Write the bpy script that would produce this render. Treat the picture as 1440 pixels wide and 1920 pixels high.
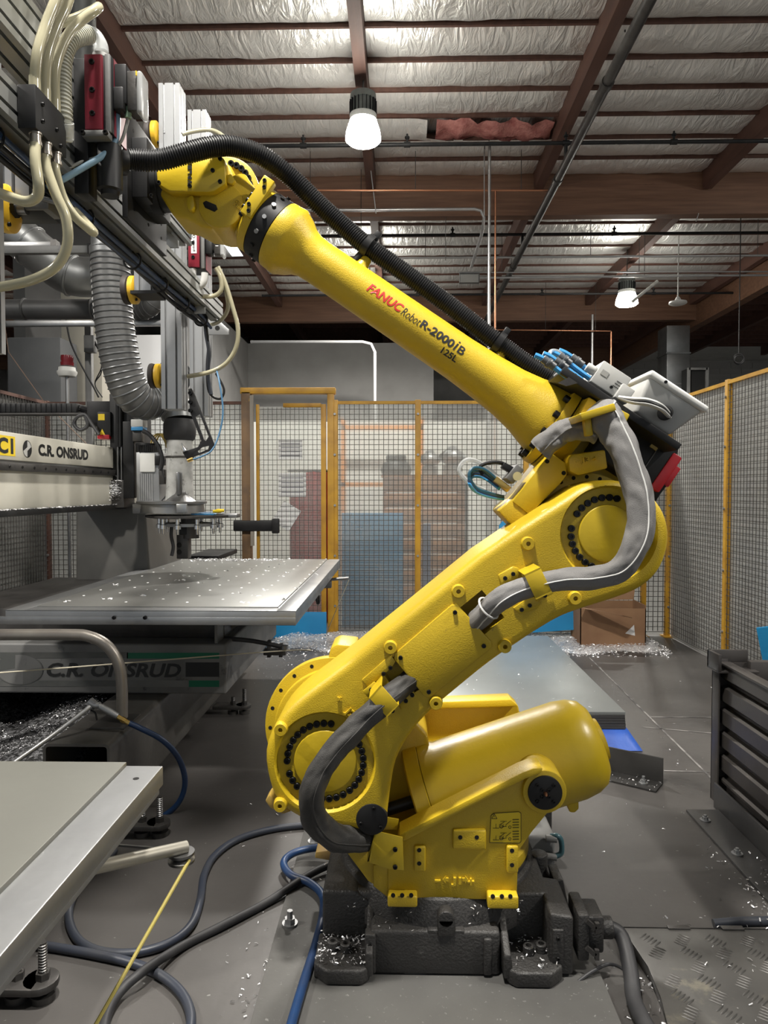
import bpy, bmesh, math, random
from mathutils import Vector, Matrix, noise
R = math.radians
random.seed(7)
S = bpy.context.scene
for o in list(bpy.data.objects): bpy.data.objects.remove(o)
C = S.collection

# ------------------------------------------------------------------ camera, world, exposure
FPX = 1331.0
CAM = Vector((0, 0, 1.45))
ROT = (Matrix.Rotation(R(1.205), 3, 'Z') @ Matrix.Rotation(R(90 - 1.764), 3, 'X'))
cd = bpy.data.cameras.new('camera'); cam = bpy.data.objects.new('camera', cd); C.objects.link(cam)
cd.sensor_fit = 'VERTICAL'; cd.sensor_height = 36; cd.sensor_width = 27; cd.lens = 36 * FPX / 1920
cam.location = CAM; cam.rotation_euler = ROT.to_euler(); cd.clip_start = .02; cd.clip_end = 200
S.camera = cam
w = bpy.data.worlds.new('world'); S.world = w; w.use_nodes = True
w.node_tree.nodes['Background'].inputs[0].default_value = (.86, .93, 1, 1)
w.node_tree.nodes['Background'].inputs[1].default_value = .32
S.view_settings.view_transform = 'Standard'; S.view_settings.look = 'None'
S.view_settings.exposure = .66; S.view_settings.gamma = 1; S.view_settings.use_curve_mapping = False
LAMP_W = 185          # power of each high bay lamp

# ------------------------------------------------------------------ helpers
def P(px, py, Y):
    """point at distance Y (along the hall) seen at a photo pixel"""
    d = ROT @ Vector(((px - 720) / FPX, (960 - py) / FPX, -1))
    return CAM + d * (Y / d.y)
def F(px, py, z=0.0):
    """point on the horizontal plane z seen at a photo pixel"""
    d = ROT @ Vector(((px - 720) / FPX, (960 - py) / FPX, -1))
    return CAM + d * ((z - CAM.z) / d.z)
def PX(n, Y): return n * Y / FPX

class G:
    def __init__(s): s.v = []; s.f = []
    def add(s, vs, fs):
        b = len(s.v); s.v += [Vector(v) for v in vs]; s.f += [[i + b for i in f] for f in fs]; return s
    def box(s, x0, x1, y0, y1, z0, z1):
        return s.add([(x0,y0,z0),(x1,y0,z0),(x1,y1,z0),(x0,y1,z0),(x0,y0,z1),(x1,y0,z1),(x1,y1,z1),(x0,y1,z1)],
                     [(0,3,2,1),(4,5,6,7),(0,1,5,4),(1,2,6,5),(2,3,7,6),(3,0,4,7)])
    def obox(s, c, sx, sy, sz, m=None):
        m = m or Matrix.Identity(3); c = Vector(c)
        q = [m @ Vector((a*sx/2, b*sy/2, d*sz/2)) + c for d in (-1,1) for a, b in ((-1,-1),(1,-1),(1,1),(-1,1))]
        return s.add(q, [(0,3,2,1),(4,5,6,7),(0,1,5,4),(1,2,6,5),(2,3,7,6),(3,0,4,7)])
    def prism(s, pts, off):
        n = len(pts); off = Vector(off); p = [Vector(q) for q in pts]
        return s.add(p + [q + off for q in p], [list(range(n)), list(range(2*n-1, n-1, -1))] +
                     [(i, (i+1) % n, n + (i+1) % n, n + i) for i in range(n)])
    def lathe(s, p0, d, prof, n=24, caps=True):
        p0 = Vector(p0); d = Vector(d).normalized(); u = d.orthogonal().normalized(); w_ = d.cross(u)
        vs = []; fs = []
        for t, r in prof:
            for k in range(n):
                a = 2*math.pi*k/n; vs.append(p0 + d*t + (u*math.cos(a) + w_*math.sin(a))*r)
        for i in range(len(prof)-1):
            for k in range(n):
                fs.append((i*n+k, i*n+(k+1) % n, (i+1)*n+(k+1) % n, (i+1)*n+k))
        if caps:
            fs.append(list(range(n))[::-1]); fs.append([(len(prof)-1)*n+k for k in range(n)])
        return s.add(vs, fs)
    def cyl(s, a, b, r, r2=None, n=16):
        a = Vector(a); b = Vector(b)
        return s.lathe(a, b-a, [(0, r), ((b-a).length, r if r2 is None else r2)], n)
    def tube(s, pts, r, n=8, sub=5, cap=True):
        pts = smooth_path(pts, sub) if sub > 1 else [Vector(p) for p in pts]
        m = len(pts); vs = []; fs = []; u = None
        for i, p in enumerate(pts):
            t = (pts[min(i+1, m-1)] - pts[max(i-1, 0)]).normalized()
            if u is None: u = t.orthogonal().normalized()
            u = (u - t*u.dot(t)).normalized(); w_ = t.cross(u)
            rr = r(i/(m-1)) if callable(r) else r
            for k in range(n):
                a = 2*math.pi*k/n; vs.append(p + (u*math.cos(a) + w_*math.sin(a))*rr)
        for i in range(m-1):
            for k in range(n): fs.append((i*n+k, i*n+(k+1) % n, (i+1)*n+(k+1) % n, (i+1)*n+k))
        if cap: fs.append(list(range(n))[::-1]); fs.append([(m-1)*n+k for k in range(n)])
        return s.add(vs, fs)
    def torus(s, c, axis, Rr, r, n=24, m=8):
        c = Vector(c); d = Vector(axis).normalized(); u = d.orthogonal().normalized(); w_ = d.cross(u)
        vs = []; fs = []
        for i in range(n):
            a = 2*math.pi*i/n; e = u*math.cos(a) + w_*math.sin(a)
            for k in range(m):
                b = 2*math.pi*k/m; vs.append(c + e*(Rr + r*math.cos(b)) + d*(r*math.sin(b)))
        for i in range(n):
            for k in range(m): fs.append((i*m+k, ((i+1) % n)*m+k, ((i+1) % n)*m+(k+1) % m, i*m+(k+1) % m))
        return s.add(vs, fs)
    def ball(s, c, r, n=16, m=10, sz=1.0):
        return s.lathe(Vector(c) - Vector((0,0,r*sz)), (0,0,1),
                       [(r*sz*(1-math.cos(math.pi*i/m)), max(r*math.sin(math.pi*i/m), r*.01)) for i in range(m+1)], n)
def smooth_path(pts, sub):
    p = [Vector(q) for q in pts]; out = []
    for i in range(len(p)-1):
        a, b, c, d = p[max(i-1,0)], p[i], p[i+1], p[min(i+2,len(p)-1)]
        for k in range(sub):
            t = k/sub
            out.append(.5*((2*b) + (c-a)*t + (2*a-5*b+4*c-d)*t*t + (3*b-a-3*c+d)*t**3))
    out.append(p[-1]); return out

def mk(name, g, mat, parent=None, bevel=0, seg=2, smooth=38, bang=30):
    me = bpy.data.meshes.new(name); me.from_pydata([tuple(v) for v in g.v], [], g.f)
    bm = bmesh.new(); bm.from_mesh(me); bmesh.ops.recalc_face_normals(bm, faces=bm.faces)
    if bevel:
        es = [e for e in bm.edges if len(e.link_faces) == 2 and e.calc_face_angle(0) > R(bang)]
        bmesh.ops.bevel(bm, geom=es, offset=bevel, segments=seg, profile=.5, affect='EDGES', clamp_overlap=True)
    bm.to_mesh(me); bm.free()
    me.polygons.foreach_set('use_smooth', [True]*len(me.polygons)); me.set_sharp_from_angle(angle=R(smooth))
    o = bpy.data.objects.new(name, me); C.objects.link(o); me.materials.append(mat)
    if parent is not None: par(o, parent)
    return o
def par(o, p):
    o.parent = p
    if p.parent is None and p.type == 'EMPTY': o.matrix_parent_inverse = Matrix.Translation(-p.location)
def tag(o, label=None, cat=None, group=None, kind=None):
    if label: o['label'] = label
    if cat: o['category'] = cat
    if group: o['group'] = group
    if kind: o['kind'] = kind
    return o
def thing(name, label, cat, loc=(0,0,0), group=None, kind=None):
    o = bpy.data.objects.new(name, None); C.objects.link(o); o.location = loc; o.empty_display_size = .1
    return tag(o, label, cat, group, kind)
def cut(o, cutters):
    """boolean difference, applied at once; cutters are removed"""
    for c in cutters:
        m = o.modifiers.new('b', 'BOOLEAN'); m.object = c; m.operation = 'DIFFERENCE'; m.solver = 'EXACT'
    dg = bpy.context.evaluated_depsgraph_get(); me = bpy.data.meshes.new_from_object(o.evaluated_get(dg))
    o.modifiers.clear(); o.data = me
    me.polygons.foreach_set('use_smooth', [True]*len(me.polygons)); me.set_sharp_from_angle(angle=R(38))
    for c in cutters: bpy.data.objects.remove(c)
    return o
def dup(o, name=None, parent=None, matrix=None):
    c = o.copy(); C.objects.link(c)
    if parent is not None: c.parent = parent
    if matrix is not None: c.matrix_local = matrix
    return c
def copy_tree(root, delta, label=None):
    r = root.copy(); C.objects.link(r); r.location = root.location + Vector(delta)
    if label: r['label'] = label
    for ch in [c for c in bpy.data.objects if c.parent == root]:
        c = ch.copy(); C.objects.link(c); c.parent = r
        for g2 in [q for q in bpy.data.objects if q.parent == ch]:
            q = g2.copy(); C.objects.link(q); q.parent = c
    return r
def text_geo(body, bold=0.0, sub=0):
    """lettering as a flat mesh, scaled to the unit square"""
    cu = bpy.data.curves.new('t', 'FONT'); cu.body = body; cu.size = 1; cu.offset = bold; cu.resolution_u = 3
    ob = bpy.data.objects.new('t', cu); C.objects.link(ob)
    dg = bpy.context.evaluated_depsgraph_get(); me = bpy.data.meshes.new_from_object(ob.evaluated_get(dg))
    if sub:
        bm = bmesh.new(); bm.from_mesh(me); bmesh.ops.triangulate(bm, faces=bm.faces)
        bmesh.ops.subdivide_edges(bm, edges=bm.edges, cuts=sub); bm.to_mesh(me); bm.free()
    vs = [v.co.copy() for v in me.vertices]; fs = [list(p.vertices) for p in me.polygons]
    bpy.data.objects.remove(ob); bpy.data.meshes.remove(me)
    x0 = min(v.x for v in vs); x1 = max(v.x for v in vs); y0 = min(v.y for v in vs); y1 = max(v.y for v in vs)
    return [((v.x-x0)/(x1-x0), (v.y-y0)/(y1-y0)) for v in vs], fs
def text_quad(name, body, mat, parent, o, ux, uy, bold=0.0, lift=(0,0,0), shear=0.0):
    """lettering laid on the flat patch o + a*ux + b*uy"""
    uv, fs = text_geo(body, bold); o = Vector(o) + Vector(lift); ux = Vector(ux); uy = Vector(uy)
    g = G(); g.add([o + ux*(a + shear*b) + uy*b for a, b in uv], fs)
    return mk(name, g, mat, parent)

# ------------------------------------------------------------------ materials
def M(name, col, rough=.5, metal=0.0, col2=None, scale=6.0, lo=.4, hi=.65, bump=0.0, bscale=60.0, detail=6, stretch=None, spec=.5, wear=None, wlo=.62, whi=.66, wscale=9):
    m = bpy.data.materials.new(name); m.use_nodes = True; nt = m.node_tree; N = nt.nodes; L = nt.links
    b = N['Principled BSDF']; b.inputs['Base Color'].default_value = (*col, 1); b.inputs['Roughness'].default_value = rough
    b.inputs['Metallic'].default_value = metal; b.inputs['Specular IOR Level'].default_value = spec
    tc = N.new('ShaderNodeTexCoord'); vec = tc.outputs['Object']
    if stretch:
        mp = N.new('ShaderNodeMapping'); mp.inputs['Scale'].default_value = stretch; L.new(vec, mp.inputs[0]); vec = mp.outputs[0]
    last = None
    if col2:
        n = N.new('ShaderNodeTexNoise'); n.inputs['Scale'].default_value = scale; n.inputs['Detail'].default_value = detail; L.new(vec, n.inputs['Vector'])
        r = N.new('ShaderNodeValToRGB'); r.color_ramp.elements[0].position = lo; r.color_ramp.elements[1].position = hi
        r.color_ramp.elements[0].color = (*col, 1); r.color_ramp.elements[1].color = (*col2, 1)
        L.new(n.outputs[0], r.inputs[0]); last = r.outputs[0]
        mr = N.new('ShaderNodeMapRange'); mr.inputs[3].default_value = max(rough-.08, 0.02); mr.inputs[4].default_value = min(rough+.1, 1)
        L.new(n.outputs[0], mr.inputs[0]); L.new(mr.outputs[0], b.inputs['Roughness'])
    if wear:
        n2 = N.new('ShaderNodeTexNoise'); n2.inputs['Scale'].default_value = wscale; n2.inputs['Detail'].default_value = 12; n2.inputs['Roughness'].default_value = .7
        L.new(vec, n2.inputs['Vector'])
        r2 = N.new('ShaderNodeMapRange'); r2.inputs[1].default_value = wlo; r2.inputs[2].default_value = whi; L.new(n2.outputs[0], r2.inputs[0])
        mx = N.new('ShaderNodeMix'); mx.data_type = 'RGBA'; L.new(r2.outputs[0], mx.inputs[0])
        if last: L.new(last, mx.inputs[6])
        else: mx.inputs[6].default_value = (*col, 1)
        mx.inputs[7].default_value = (*wear, 1); last = mx.outputs[2]
    if last: L.new(last, b.inputs['Base Color'])
    if bump:
        n3 = N.new('ShaderNodeTexNoise'); n3.inputs['Scale'].default_value = bscale; n3.inputs['Detail'].default_value = 3; L.new(vec, n3.inputs['Vector'])
        bp = N.new('ShaderNodeBump'); bp.inputs['Strength'].default_value = bump; bp.inputs['Distance'].default_value = .01
        L.new(n3.outputs[0], bp.inputs['Height']); L.new(bp.outputs[0], b.inputs['Normal'])
    return m
YEL = M('yellow_cast_paint', (.58, .405, .018), .38, 0, (.51, .35, .014), 3, .35, .7, .15, 260, wear=(.16, .12, .03), wlo=.685, whi=.72, wscale=14)
YELS = M('yellow_smooth_paint', (.58, .41, .018), .34, 0, (.51, .36, .014), 4, .35, .7, .05, 60, wear=(.15, .11, .03), wlo=.715, whi=.74, wscale=18)
FENY = M('fence_yellow_paint', (.50, .27, .02), .5, 0, (.34, .17, .02), 6, .4, .7, .05, 40, wear=(.10, .06, .04), wlo=.66, whi=.72, wscale=12)
BLK = M('black_satin', (.010, .010, .011), .46, 0, (.017, .017, .017), 10, .4, .7, spec=.3)
BLKM = M('black_bolt', (.012, .012, .012), .35, .5)
CAST = M('charcoal_cast_iron', (.024, .023, .022), .5, 0, (.040, .038, .036), 5, .35, .7, .35, 130, wear=(.10, .095, .09), wlo=.68, whi=.76, wscale=22)
HOLE = M('hole_black', (.004, .004, .004), .9)
STEEL = M('mill_steel', (.34, .34, .34), .36, 1, (.22, .22, .22), 4, .35, .7, .04, 30)
DSTEEL = M('dark_steel', (.055, .052, .050), .42, .6, (.10, .095, .09), 5, .35, .7, .1, 60)
GSTEEL = M('grey_painted_steel', (.17, .17, .165), .5, 0, (.10, .10, .098), 3, .35, .7, .05, 50, wear=(.05, .05, .05), wlo=.6, whi=.7)
ALU = M('anodised_aluminium', (.40, .405, .41), .45, .85, (.33, .335, .34), 3, .4, .7)
ALUM = M('milled_aluminium', (.52, .53, .54), .33, .95, (.42, .43, .44), 5, .35, .7, .03, 25)
CHROME = M('bright_metal', (.75, .75, .75), .2, 1)
BRASS = M('brass', (.62, .42, .13), .3, 1)
COPPER = M('copper', (.55, .26, .15), .35, 1)
RUB = M('black_rubber', (.018, .018, .020), .55, 0, (.035, .035, .037), 8, .4, .7)
HOSEB = M('blue_rubber', (.012, .040, .115), .4, 0, (.016, .030, .07), 6, .4, .7)
HOSED = M('dark_blue_rubber', (.024, .030, .046), .45, 0, (.036, .040, .050), 6, .4, .7)
CLRB = M('bright_blue_tube', (.06, .30, .62), .3)
FAB = M('grey_fabric', (.20, .195, .19), .8, 0, (.15, .145, .14), 5, .35, .7, .25, 500)
FABD = M('dusty_black_fabric', (.045, .043, .040), .62, 0, (.026, .025, .024), 6, .35, .7, .2, 400, wear=(.12, .115, .108), wlo=.58, whi=.76, wscale=6)
WHITE = M('white_paint', (.62, .62, .60), .45, 0, (.52, .52, .49), 4, .4, .7)
CREAM = M('cream_paint', (.62, .60, .52), .4, 0, (.50, .48, .41), 3, .4, .75, wear=(.25, .24, .21), wlo=.68, whi=.78)
GREYPL = M('grey_plastic', (.48, .48, .46), .5, 0, (.42, .42, .40), 4, .4, .7)
RED = M('red_anodised', (.24, .018, .034), .38, .25, (.20, .014, .028), 6, .4, .7)
REDP = M('red_plastic', (.42, .012, .02), .35)
INK = M('black_ink', (.01, .01, .01), .5)
REDINK = M('red_ink', (.50, .02, .015), .45)
GREEN = M('green_ink', (.0, .12, .06), .5)
WOOD = M('glulam_wood', (.125, .060, .034), .6, 0, (.19, .098, .058), 3.5, .35, .68, .1, 30, stretch=(.35, 3, 6), wear=(.06, .022, .012), wlo=.62, whi=.7, wscale=5)
PURL = M('timber_red_brown', (.080, .036, .026), .65, 0, (.125, .060, .042), 3, .35, .7, .1, 30, stretch=(5, .4, 3))
PLY = M('crate_wood', (.46, .20, .075), .65, 0, (.34, .14, .05), 4, .35, .7, stretch=(1, 1, 4))
CARD = M('cardboard', (.30, .17, .09), .8, 0, (.24, .13, .07), 5, .35, .7)
BLUES = M('blue_sheet', (.015, .25, .52), .5, 0, (.012, .20, .44), 2, .4, .7)
BLUET = M('blue_tarp', (.02, .09, .42), .5, 0, (.015, .06, .30), 7, .4, .7, .3, 20)
PINK = M('pink_insulation', (.52, .23, .20), .95, 0, (.32, .10, .09), 9, .35, .7, .9, 35)
PAPER = M('white_paper', (.75, .75, .74), .7)
YSTK = M('yellow_sticker', (.80, .58, .02), .45)
YCUP = M('yellow_cup_plate', (.72, .44, .03), .4)
DUCT = M('galvanised_duct', (.27, .275, .275), .42, .85, (.20, .205, .205), 4, .35, .7)
DUCTG = M('dull_grey_duct', (.10, .10, .10), .5, .3, (.07, .07, .07), 3, .4, .7)
GLASSY = M('clear_plastic', (.6, .6, .58), .15); 
def translucent(name, col, alpha, rough=.25, glossy=.06):
    m = bpy.data.materials.new(name); m.use_nodes = True; nt = m.node_tree; N = nt.nodes; L = nt.links
    b = N['Principled BSDF']; b.inputs['Base Color'].default_value = (*col, 1); b.inputs['Roughness'].default_value = rough
    b.inputs['Transmission Weight'].default_value = 0.0; b.inputs['Alpha'].default_value = alpha
    return m
TUBEC = translucent('yellowed_clear_hose', (.44, .41, .28), .84, .16)
TUBEW = translucent('clear_hose', (.70, .72, .72), .45, .15)
def sheet_mat(lo=.13, hi=.30):
    """dusty clear plastic sheet: blurs and veils what stands behind it"""
    m = bpy.data.materials.new('dusty_plastic_sheet'); m.use_nodes = True; nt = m.node_tree; N = nt.nodes; L = nt.links
    N.remove(N['Principled BSDF']); out = N['Material Output']
    tr = N.new('ShaderNodeBsdfTransparent'); tr.inputs[0].default_value = (.93, .94, .93, 1)
    tl = N.new('ShaderNodeBsdfTranslucent'); tl.inputs[0].default_value = (.88, .88, .85, 1)
    df = N.new('ShaderNodeBsdfDiffuse'); df.inputs[0].default_value = (.80, .80, .77, 1)
    gl = N.new('ShaderNodeBsdfGlossy'); gl.inputs['Roughness'].default_value = .22
    rf = N.new('ShaderNodeBsdfRefraction'); rf.inputs['IOR'].default_value = 1.1; rf.inputs['Roughness'].default_value = .25; rf.inputs[0].default_value = (.9, .92, .9, 1)
    tc = N.new('ShaderNodeTexCoord'); n = N.new('ShaderNodeTexNoise'); n.inputs['Scale'].default_value = 1.6; n.inputs['Detail'].default_value = 5
    L.new(tc.outputs['Object'], n.inputs['Vector'])
    mr = N.new('ShaderNodeMapRange'); mr.inputs[1].default_value = .3; mr.inputs[2].default_value = .7; mr.inputs[3].default_value = lo; mr.inputs[4].default_value = hi
    L.new(n.outputs[0], mr.inputs[0])
    a = N.new('ShaderNodeMixShader'); a.inputs[0].default_value = .5; L.new(df.outputs[0], a.inputs[1]); L.new(tl.outputs[0], a.inputs[2])
    t2 = N.new('ShaderNodeMixShader'); t2.inputs[0].default_value = .32; L.new(tr.outputs[0], t2.inputs[1]); L.new(rf.outputs[0], t2.inputs[2])
    b = N.new('ShaderNodeMixShader'); L.new(mr.outputs[0], b.inputs[0]); L.new(t2.outputs[0], b.inputs[1]); L.new(a.outputs[0], b.inputs[2])
    fr = N.new('ShaderNodeFresnel'); fr.inputs[0].default_value = 1.4
    c = N.new('ShaderNodeMixShader'); L.new(fr.outputs[0], c.inputs[0]); L.new(b.outputs[0], c.inputs[1]); L.new(gl.outputs[0], c.inputs[2])
    L.new(c.outputs[0], out.inputs[0]); return m
SHEET = sheet_mat(); SHEET2 = sheet_mat(.42, .6)
def foil_mat():
    m = M('foil_insulation', (.88, .87, .84), .42, .64, (.80, .79, .76), 3, .35, .7)
    nt = m.node_tree; N = nt.nodes; L = nt.links; b = N['Principled BSDF']
    tc = N.new('ShaderNodeTexCoord'); geo = N.new('ShaderNodeNewGeometry')
    mp = N.new('ShaderNodeMapping'); mp.inputs['Scale'].default_value = (1.6, 1.0, 1); mp.inputs['Rotation'].default_value = (0, 0, R(28))
    L.new(geo.outputs['Position'], mp.inputs[0])
    n = N.new('ShaderNodeTexNoise'); n.inputs['Scale'].default_value = 3.2; n.inputs['Detail'].default_value = 4; n.inputs['Distortion'].default_value = 1.2; n.inputs['Roughness'].default_value = .55
    mp2 = N.new('ShaderNodeMapping'); mp2.inputs['Scale'].default_value = (2.6, .8, 1); mp2.inputs['Rotation'].default_value = (0, 0, R(-30)); L.new(geo.outputs['Position'], mp2.inputs[0])
    L.new(mp2.outputs[0], n.inputs['Vector'])
    bp = N.new('ShaderNodeBump'); bp.inputs['Strength'].default_value = .6; bp.inputs['Distance'].default_value = .06
    L.new(n.outputs[0], bp.inputs['Height']); L.new(bp.outputs[0], b.inputs['Normal']); return m
FOIL = foil_mat()
def emit(name, col, strength):
    m = bpy.data.materials.new(name); m.use_nodes = True; b = m.node_tree.nodes['Principled BSDF']
    b.inputs['Base Color'].default_value = (*col, 1); b.inputs['Emission Color'].default_value = (*col, 1); b.inputs['Emission Strength'].default_value = strength; return m
LENS = emit('lamp_lens_lit', (1, .97, .88), 42)
def floor_mat():
    m = M('sealed_concrete', (.048, .045, .043), .38, 0, (.086, .081, .077), 1.3, .32, .7, .06, 25, detail=9, wear=(.038, .036, .035), wlo=.56, whi=.70, wscale=.9)
    nt = m.node_tree; N = nt.nodes; L = nt.links; b = N['Principled BSDF']
    src = b.inputs['Base Color'].links[0].from_socket
    tc = N.new('ShaderNodeTexCoord'); v = N.new('ShaderNodeTexNoise'); v.inputs['Scale'].default_value = 45; v.inputs['Detail'].default_value = 2
    L.new(tc.outputs['Object'], v.inputs['Vector'])
    r = N.new('ShaderNodeMapRange'); r.inputs[1].default_value = .72; r.inputs[2].default_value = .75; L.new(v.outputs[0], r.inputs[0])
    mx = N.new('ShaderNodeMix'); mx.data_type = 'RGBA'; L.new(r.outputs[0], mx.inputs[0]); L.new(src, mx.inputs[6]); mx.inputs[7].default_value = (.20, .20, .19, 1)
    L.new(mx.outputs[2], b.inputs['Base Color']); return m
CONC = floor_mat()
PLASTER = M('grey_plaster', (.30, .295, .285), .8, 0, (.26, .255, .245), 2, .35, .7)
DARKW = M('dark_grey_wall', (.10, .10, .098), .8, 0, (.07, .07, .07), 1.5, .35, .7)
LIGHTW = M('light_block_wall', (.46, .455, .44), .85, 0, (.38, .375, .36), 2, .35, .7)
BEIGEW = M('beige_panel', (.36, .34, .29), .7, 0, (.30, .285, .24), 3, .35, .7)
CHIP = M('aluminium_chips', (.85, .85, .86), .25, .45)

# ------------------------------------------------------------------ the hall
ZR = 6.2; BEAMS = [4.2, 10.85, 17.5, 24.1]; PURX = [-.42 + 2.5*k for k in range(-6, 6)]
floor = mk('floor', G().box(-16, 16, -9, 34, -.15, 0), CONC); tag(floor, 'grey sealed concrete floor strewn with bright metal chips', kind='structure')
ceiling = mk('ceiling', G().box(-16, 16, -9, 34, ZR + .10, ZR + .25), FOIL); tag(ceiling, 'timber roof lined with silver foil insulation', kind='structure')
def joint(a, b, wd=.008):
    d = (b - a).normalized(); n = Vector((-d.y, d.x, 0))*wd
    return G().add([a-n, b-n, b+n, a+n], [(0, 1, 2, 3)])
for a, b in (((1085,1213),(1335,1460)), ((1215,1344),(1340,1345)), ((1245,1445),(1330,1447)), ((1205,1363),(1440,1384))):
    mk('floor_joint', joint(F(*a, z=.002), F(*b, z=.002), .006), M('joint_filler', (.22, .21, .20), .8, 0, (.07, .067, .065), 9, .42, .58), floor)
# foil panels between joists (pieces of the ceiling)
def foil_mesh(seed):
    rng = random.Random(seed); nx, ny = 20, 8; W, D = 2.36, .555; g = G(); vs = []; fs = []
    off = Vector((rng.uniform(0, 50), rng.uniform(0, 50), 0))
    for j in range(ny+1):
        for i in range(nx+1):
            u, v = i/nx, j/ny
            sag = .062*math.sin(math.pi*v)**.7*(.55 + .45*min(1, 6*u, 6*(1-u)))
            wr = noise.noise(Vector((u*9 + v*3, v*2.2, 0)) + off)*.022 + noise.noise(Vector((u*24, v*5, 3)) + off)*.010
            e = .02*noise.noise(Vector((u*12, v*9, 7)) + off)
            vs.append(((u-.5)*W, (v-.5)*D + e*(v in (0, 1)), -sag + wr*(.4 + .6*math.sin(math.pi*v))))
    for j in range(ny):
        for i in range(nx): a = j*(nx+1)+i; fs.append((a, a+nx+1, a+nx+2, a+1))
    g.add(vs, fs); return g
FM = []
for sd in range(6):
    o = mk('foil_panel', foil_mesh(sd), FOIL, smooth=70); FM.append(o.data); bpy.data.objects.remove(o)
jo = mk('joist', G().box(-1.20, 1.20, -.016, .016, -.030, .06), PURL); JM = jo.data; bpy.data.objects.remove(jo)
def child(name, me, parent, loc, scale=(1,1,1)):
    o = bpy.data.objects.new(name, me); C.objects.link(o); o.parent = parent; o.location = loc; o.scale = scale; return o
rng = random.Random(3)
TORN = None
for b0, b1 in ((6.2, 10.85), (11.05, 17.5)):
    js = []; y = b0 + (.59 if b0 > 11 else .0)
    if b0 < 7: js = [6.21 + .59*k for k in range(0, 8)]
    else: js = [11.05 + .59*k for k in range(0, 12)]
    for y in js:
        for i in range(len(PURX)-1):
            xc = (PURX[i]+PURX[i+1])/2
            lim = 4.2 + (y-6.2)*.75
            if abs(xc) > lim + .8: continue
            if y < b1 - .2:
                child('joist', JM, ceiling, (xc, y, ZR))
                if 9.1 < y < 9.3 and 0 < xc < 1.5: TORN = (xc, y); continue
                child('foil_panel', rng.choice(FM), ceiling, (xc, y+.295, ZR + .015), (rng.choice((-1, 1)), 1, 1))
g = G()
for k in range(11): g.box(-14, 14, 17.7 + .59*k, 17.74 + .59*k, ZR - .05, ZR + .1)
o = mk('far_joists', g, PURL, ceiling); o['kind'] = 'stuff'
g = foil_mesh(11)          # torn panel: left half hangs, pink batt shows
W_ = [v.copy() for v in g.v]
g.f = [f for f in g.f if not (min(W_[i].x for i in f) > -.55 and max(W_[i].y for i in f) < .10 + .12*noise.noise((W_[f[0]].x*4, 0, 0)))]
for v in g.v:
    if v.x > -.6: v.z -= .09*min(1, (v.x+.6)/.5)*(1.2-.5*(v.y+.28)/.56)
o = mk('foil_panel', g, FOIL, ceiling, smooth=70); o.location = (TORN[0], TORN[1]+.27, ZR - .04); o['label'] = 'torn foil panel hanging down'
g = G(); n = 26
for j in range(5):
    for i in range(n+1):
        u = i/n; g.v.append(Vector((TORN[0] - .35 + 1.5*u, TORN[1]+.06 + .12*j + .09*noise.noise((u*6, j, 0)), ZR - .02 - .06*math.sin(math.pi*j/4) - .05*u + .09*noise.noise((u*7, j*1.7, 5)) + .04*noise.noise((u*19, j*2.7, 8)))))
for j in range(4):
    for i in range(n): a = j*(n+1)+i; g.f.append((a, a+1, a+n+2, a+n+1))
o = mk('insulation_batt', g, PINK, ceiling, smooth=80); o['label'] = 'pink glass wool showing through the torn foil'
for i, x in enumerate(PURX):
    if abs(x) > 13: continue
    for y0, y1 in ((4.35, 10.8), (11.1, 17.45), (17.8, 24.0)):
        if abs(x) > 4.2 + (y1-6.2)*.75: continue
        mk('purlin', G().box(x-.065, x+.065, y0, y1, ZR - .27, ZR + .1), PURL, ceiling)
for i, (y, nm) in enumerate(zip(BEAMS[1:], ('nearest', 'middle', 'farthest'))):
    o = mk('trim_%d' % (i+1), G().box(-15, 7.2 if i else 15, y, y + .18, ZR - .62, ZR + .1), WOOD)
    # glued layers of the beam
    for k in range(1, 5): 
        pass
    tag(o, 'long brown glued timber roof beam, %s of three' % nm, kind='structure')
def wall(name, x0, x1, y0, y1, z0, z1, m, label):
    return tag(mk(name, G().box(x0, x1, y0, y1, z0, z1), m), label, kind='structure')
wall('wall_back', -4.1, .9, 18.6, 18.8, 0, 5.28, PLASTER, 'plain grey wall of the room behind the fence')
wall('wall_far', -16, 16, 27, 27.2, 0, ZR + .1, LIGHTW, 'pale block wall at the far end of the hall')
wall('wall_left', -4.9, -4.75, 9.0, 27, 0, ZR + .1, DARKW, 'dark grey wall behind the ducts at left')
wall('wall_partition', -4.1, -3.95, 12.2, 18.6, 0, 5.28, PLASTER, 'grey side wall of the room beyond the router')
wall('wall_right', 15, 15.2, -9, 27, 0, ZR + .1, LIGHTW, 'pale side wall of the hall')
wall('wall_outer', -15.2, -15, -9, 27, 0, ZR + .1, LIGHTW, 'pale outer wall of the hall')
# blocks of the far wall that show beside the duct
g = G()
BLKW = []
mb = mk('block', G().box(-.195, .195, -.012, .01, -.095, .095), LIGHTW); bmesh_data = mb.data; bpy.data.objects.remove(mb)
far = bpy.data.objects['wall_far']
for r_ in range(12):
    for c_ in range(14):
        child('block', bmesh_data, far, (3.6 + .8*c_ + .4*(r_ % 2), 26.985, 3.9 + .4*r_*.5*1.0), (1.98, 1, 1.02))

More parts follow.
